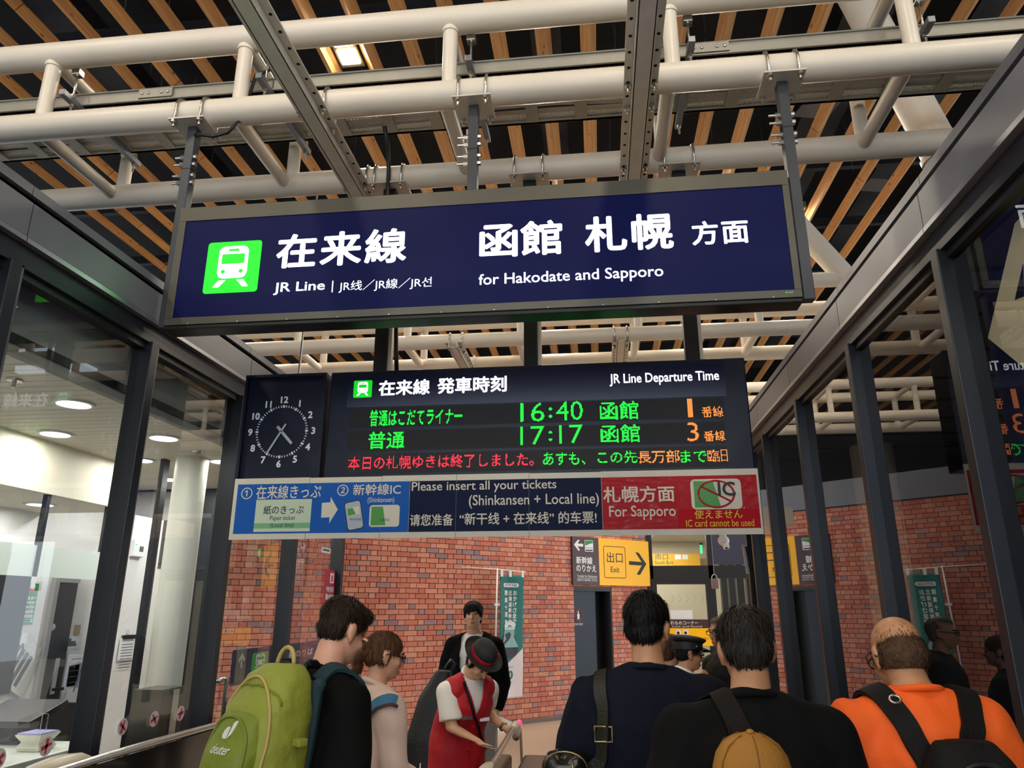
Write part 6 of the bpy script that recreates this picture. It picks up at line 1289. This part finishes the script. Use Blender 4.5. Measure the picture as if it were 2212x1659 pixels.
# --- bald man in orange with black backpack
p = top_at(1943, 1352, 2.6)
P5 = Person('balding man in a bright orange T-shirt with a black backpack', p.x + .0, 2.57, 3, p.z + .075, m_skinT, 1.06, 1.1, hyaw=3, hpitch=20, headoff=(-.005, .035, -.045), arms=dict(elL=(-.28, .0, 1.08), wrL=(-.2, .18, 1.0), hdL=(.2, 1, 0), elR=(.26, .0, 1.08), wrR=(.22, .2, 1.0), hdR=(-.2, 1, 0)))
P5.hair([((0, -.036, -.006), (.0735, .0735, .056)), ((0, -.045, .012), (.066, .064, .050)), ((.066, -.02, -.004), (.011, .05, .038)), ((-.066, -.02, -.004), (.011, .05, .038))], m_stub, 5., .15, .006, strands=5200, lock=.013)
def scalp(rg):
    t, u = rg.uniform(0, 2 * math.pi), rg.uniform(-.1, 1); r_ = math.sqrt(max(0, 1 - u * u)); q = V3((.073 * r_ * math.cos(t), .094 * r_ * math.sin(t), .086 * u)); nn = V3((q.x / .073 ** 2, q.y / .094 ** 2, q.z / .086 ** 2)).normalized()
    return P5.H_(q + V3((0, -.012, .033))), P5.HR @ nn
P5.locks('thinning_hair', 3000, m_stub, .009, lambda q, r: q.y < .05 and q.z > -.01 and r.random() < math.exp(-max(0, q.z - .03) / .018), pts=scalp, seed=9)
P5.torso_shirt('t_shirt', m_orange, .80, 'short', .028, wrinkle=.016); P5.collar(m_orange, 1.453, .073, .011); P5.glasses()
ob5 = thing('backpack', 'black backpack on the back of the man in orange', 'backpack', P5.W((0, -.27, .85))); m_bpk = M('black_nylon', '121110', .7, bump=(120, .4), var=(6, .15), spec=.2)
for q in (-1, 1):
    P5.strap([(q * .06, -.2, 1.27), (q * .075, -.2, 1.33), (q * .105, -.17, 1.40), (q * .125, -.06, 1.46), (q * .13, .06, 1.42), (q * .135, .13, 1.30)], .062, .014, m_bpk, 'shoulder_strap', ob5, off=.004)
emit_to(P5, 'main_bag', Blob().loft([(0.02, -.245, .88, .12, .07), (.02, -.25, .98, .145, .09), (.02, -.25, 1.2, .135, .085), (.02, -.235, 1.30, .11, .066), (.02, -.22, 1.35, .075, .042)], 28, 2.6), m_bpk, ob5, .009, 7, lambda q: .005 * noise.noise(q * 16))
MB().path([P5.W((.02 + .085 * math.cos(t), -.315 + .012 * math.sin(t), 1.22 + .085 * math.sin(t))) for t in [math.pi * i / 12 for i in range(13)]], .007, 6).build('top_zip', m_black, ob5, smooth=True); MB().path([P5.W((-.112 + .016 * math.cos(t), -.135 + .006 * math.sin(t), 1.445 + .010 * math.sin(t))) for t in [2 * math.pi * i / 10 for i in range(10)]], .004, 6, True).build('strap_ring', m_zinc, ob5, smooth=True); MB().box(*[c for a_ in zip(P5.W((.0, -.335, 1.265)), P5.W((.03, -.325, 1.27))) for c in sorted(a_)]).build('orange_tab', m_orange, ob5)

# --- gate attendant in red vest and bowler hat
def arms6(s):
    def dirn(p, d): return s.inv(V3(p) + V3(d) * .1) - s.inv(p)
    rw, le = at_y(1032, 1600, 4.78), at_y(1090, 1572, 5.2); s.tr = rw
    return dict(wrR=s.inv(rw), elR=s.inv(at_y(976, 1572, 4.84)), hdR=dirn(rw, (.75, -.1, -.45)), wrL=s.inv(le), elL=s.inv(at_y(1046, 1532, 5.26)), hdL=dirn(le, (.8, -.2, -.4)))
hp = at_y(1036, 1425, 4.92)
P6 = Person('gate attendant in red vest, white blouse and black bowler hat, leaning over the gate', hp.x - .165, 5.08, -138, 1.555, m_skinJ, .98, .98, lean=22, hyaw=6, hpitch=30, headoff=(.0, .03, -.01), arms=arms6, voxel=.0075, hs=1.0, legs='skirt', legmat=m_redv)
P6.hair([((0, -.03, .02), (.078, .085, .07)), ((0, -.09, -.02), (.045, .03, .04)), ((.066, -.02, .0), (.014, .05, .05)), ((-.066, -.02, .0), (.014, .05, .05))], m_hblack, 6.)
P6.torso_shirt('blouse', m_blouse, .95, 'short', .012, wrinkle=.006); P6.collar(m_blouse, 1.455, .066, .013, .03); P6.facebits()
bvb = P6.bvh
P6.torso_shirt('vest', m_redv, .78, 'none', .034, wrinkle=.006, voxel=.006, neck=1.44, cut=lambda c: (c[1] > .0 and c[2] > 1.24 and abs(c[0]) < (c[2] - 1.24) * .38) or (c[2] > 1.43 and abs(c[0]) < .075))
vest = bpy.context.scene.collection.objects[-1]; md = vest.modifiers.new('thick', 'SOLIDIFY'); md.thickness = .005
P6.strap([(.10, .06, 1.45), (.075, .15, 1.36), (.02, .17, 1.24), (-.05, .18, 1.12), (-.12, .15, 1.0), (-.16, .10, .92)], .016, .004, m_black, 'bag_strap', None, off=.005)
for x_, z_, w_ in ((.085, 1.235, .036), (-.09, 1.20, .034)):
    h_ = P6.bvh.find_nearest(P6.W((x_, .2, z_))); MB().obox(h_[0] + h_[1] * .006, P6.R @ V3((w_, 0, 0)), V3((0, 0, .009)), h_[1] * .003).build('name_badge', m_silver if x_ > 0 else m_signwhite, P6.root)
for z_ in (1.10, 1.02, .94):
    h_ = P6.bvh.find_nearest(P6.W((.0, .25, z_))); MB().ell(h_[0] + h_[1] * .004, (.008, .008, .008), None, 10, 6).build('button', m_redv, P6.root, smooth=True)
w0, w1 = P6.A['elL'].lerp(P6.A['wrL'], .88), P6.A['elL'].lerp(P6.A['wrL'], .97); MB().tube(P6.W(w0), P6.W(w1), .031, 18).build('wrist_watch', m_brass, P6.root)
# bowler hat
ht = thing('bowler_hat', 'black bowler hat with red band and bow on the gate attendant', 'hat', P6.W(P6.H_((0, 0, .05)))); m_felt = M('black_felt', '1A1918', .7, bump=(200, .2)); m_ribbon = M('red_ribbon', 'C8102C', .5)
HB = P6.R @ P6.HR @ RX(-8); hl = RX(0)
def hatp(c): return P6.W(P6.H_(c))
la = math.radians(P6.lean); HB = P6.R @ RX(-P6.lean) @ P6.HR @ RX(6)
h0 = hatp((0, -.012, .052)); kk = P6.k * .95
MB().lathe(h0, [(.090 * kk, -.004), (.0905 * kk, .03 * kk), (.088 * kk, .06 * kk), (.078 * kk, .085 * kk), (.058 * kk, .103 * kk), (.03 * kk, .112 * kk), (.002, .114 * kk)], 40, HB, 1.0, 1.16).build('crown', m_felt, ht, smooth=True)
MB().lathe(h0, [(.085 * kk, -.004), (.115 * kk, -.010), (.136 * kk, -.004), (.146 * kk, .010), (.149 * kk, .012), (.146 * kk, .016), (.135 * kk, .004), (.115 * kk, -.002), (.085 * kk, .004)], 40, HB, 1.0, 1.14).build('brim', m_felt, ht, smooth=True)
MB().lathe(h0, [(.0915 * kk, .001), (.0925 * kk, .026 * kk), (.0905 * kk, .027 * kk), (.088 * kk, .001)], 40, HB, 1.0, 1.16).build('band', m_ribbon, ht, smooth='auto')
for dz, dy, a_ in ((.004, .012, .5), (-.002, -.012, -.5)): MB().obox(h0 + HB @ V3((-.098 * kk, .02 + dy, .02 + dz)), HB @ V3((.004, 0, 0)), HB @ (V3((0, .016, .012 * (1 if dy > 0 else -1)))), HB @ V3((0, -.004, .010))).build('bow', m_ribbon, ht, bevel=.002)

# --- young man in black cardigan
p = top_at(1027, 1301, 6.7)
P7 = Person('young man with black fringe in a black cardigan over a white T-shirt', p.x - .01, 6.7, 168, p.z + .008, m_skinJ, 1.02, .98, hyaw=14, hpitch=-8, hroll=3, arms=lambda s: dict(elR=(.27, -.02, 1.08), wrR=s.inv(at_y(953, 1462, 6.55)), hdR=(.3, .4, -.8), elL=(-.25, -.03, 1.06), wrL=(-.23, .06, .86)))
P7.hair([((0, -.016, .052), (.085, .104, .080)), ((0, -.045, -.01), (.078, .064, .068)), ((.069, -.01, .022), (.014, .05, .040)), ((-.069, -.01, .022), (.014, .05, .040)), ((0, .070, .066), (.064, .030, .034)), ((.03, .084, .046), (.032, .014, .026)), ((-.03, .084, .050), (.032, .014, .024)), ((0, .088, .046), (.04, .012, .024)), ((.02, .090, .034), (.03, .010, .018))], m_hblack, 7., 1.0, lock=.016, fringe=True)
P7.facebits(); P7.torso_shirt('t_shirt', M('white_cotton', 'E4DDD6', .75, bump=(120, .2)), .86, 'none', .012); P7.collar(MC['white_cotton'], 1.449, .070, .008)
P7.torso_shirt('cardigan', m_cardi, .74, 'long', .030, wrinkle=.009, neck=1.43, cut=lambda c: (c[1] > -.01 and abs(c[0]) < .062 + max(0, c[2] - 1.15) * .12 and c[2] > .8) or (c[2] > 1.43 and abs(c[0]) < .075))
md = bpy.context.scene.collection.objects[-1].modifiers.new('thick', 'SOLIDIFY'); md.thickness = .006
gb = thing('tall_black_bag', 'tall black soft case standing beside the young man', 'bag', at_z(925, 1700, 0.0)); c_ = at_y(925, 1560, 5.9)
b_ = Blob().loft([(c_.x, 5.9, 0.03, .17, .10), (c_.x, 5.9, .3, .19, .12), (c_.x + .01, 5.9, .75, .18, .11), (c_.x + .05, 5.92, 1.05, .13, .08), (c_.x + .10, 5.95, 1.24, .06, .05)], 24, 2.6); v_, f_, n_ = b_.skin(.016, 5); mk('case_body', v_, f_, M('black_case', '101012', .55, bump=(60, .3)), gb, smooth=True)
MB().path([(c_.x - .02, 5.78, .62), (c_.x - .02, 5.775, .45), (c_.x - .03, 5.78, .3)], .008, 6).build('case_zip', m_silver, gb, smooth=True); MB().path([(c_.x + .10, 5.95, 1.24), (c_.x + .14, 6.0, 1.31), (c_.x + .16, 6.1, 1.28), (c_.x + .14, 6.0, 1.2)], .012, 6).build('case_handle', m_black, gb, smooth=True)

# --- station officer in peaked cap
p = top_at(1478, 1393, 5.3)
P8 = Person('station officer in dark uniform and peaked cap looking to the right', p.x - .015, 5.3, -66, p.z + .05, m_skinT, 1.02, 1.0, hyaw=-14, hpitch=6, lean=3, arms=lambda s: dict(elR=(.22, .06, 1.06), wrR=s.inv(at_y(1506, 1488, 5.0)), hdR=(0, .6, .8)))
P8.hair(SHORT, m_hblack, 8.); P8.torso_shirt('shirt', m_blouse, .9, 'none', .010); P8.collar(m_blouse, 1.468, .068, .016, .03)
P8.torso_shirt('jacket', m_jacket, .74, 'long', .028, wrinkle=.006, neck=1.45, cut=lambda c: (c[1] > 0 and c[2] > 1.22 and abs(c[0]) < (c[2] - 1.22) * .40) or (c[2] > 1.43 and abs(c[0]) < .075)); P8.glasses(); P8.facebits()
pc_ = thing('peaked_cap', 'black peaked railway cap with a silver button on the station officer', 'cap', P8.W(P8.H_((0, 0, .06)))); m_capb = M('black_cap_cloth', '141413', .6, bump=(150, .25)); HC = P8.R @ RX(-P8.lean) @ P8.HR @ RX(9); h0 = P8.W(P8.H_((0, -.012, .045)))
MB().lathe(h0, [(.083, -.006), (.085, .04), (.083, .042), (.08, -.006)], 36, HC, 1, 1.2).build('band', M('cap_band', '1F1D1B', .5), pc_, smooth='auto'); MB().lathe(h0, [(.084, .036), (.098, .050), (.103, .058), (.096, .068), (.06, .078), (.002, .082)], 36, HC @ RX(-7), 1, 1.18).build('crown', m_capb, pc_, smooth=True)
vs = []; n_ = 16
for i in range(n_ + 1):
    t = math.pi * (.12 + .76 * i / n_)
    for r_, z_ in ((.084, .002), (.135, -.022)): vs.append(h0 + HC @ V3((r_ * math.cos(t), r_ * 1.18 * math.sin(t), z_)))
vo = mk('visor', vs, [(2 * i, 2 * i + 1, 2 * i + 3, 2 * i + 2) for i in range(n_)], M('patent_black', '0B0B0C', .15), pc_, smooth=True); vo.modifiers.new('thick', 'SOLIDIFY').thickness = .004
for q in (-1, 1): MB().ell(h0 + HC @ V3((q * .085, .035, .012)), (.007, .007, .007), None, 10, 6).build('button', m_silver, pc_, smooth=True)
sl = at_y(1494, 1480, 4.95); tk_ = thing('paper_slip', 'white paper slip in the raised hand of the station officer', 'paper', sl); MB().obox(sl, (.04, .01, .004), (.0, .014, .02), (0, .0006, -.0006)).build('slip', m_signwhite, tk_)

# --- older man with glasses, mostly hidden
p = top_at(1556, 1330, 5.9)
P9 = Person('older man with thin grey hair and glasses half hidden behind the man in black', p.x + .01, 5.9, 118, p.z, m_skinT, 1.0, 1.0, hyaw=8, hpitch=4)
P9.hair([((0, -.035, .03), (.079, .085, .075)), ((0, .0, .085), (.055, .07, .030)), ((0, -.05, -.01), (.072, .055, .06))], m_hpale, 9.); P9.torso_shirt('jacket', m_jacket, .78, 'long', .024); P9.collar(m_jacket); P9.glasses(); P9.facebits()
# --- person behind the officer
p = top_at(1446, 1371, 5.9)
P10 = Person('person with brown hair in a dark jacket half hidden behind the man in navy', p.x, 5.9, -50, p.z, m_skinE, .98, 1.0, hyaw=-10, hpitch=2)
P10.hair(SHORT + [((0, -.05, -.02), (.075, .06, .075))], m_hlight, 10.); P10.torso_shirt('jacket', m_trous, .78, 'long', .024); P10.collar(m_trous); P10.facebits()
bpy.data.scenes.remove(TS)
for m in list(bpy.data.meshes):
    if m.users == 0: bpy.data.meshes.remove(m)
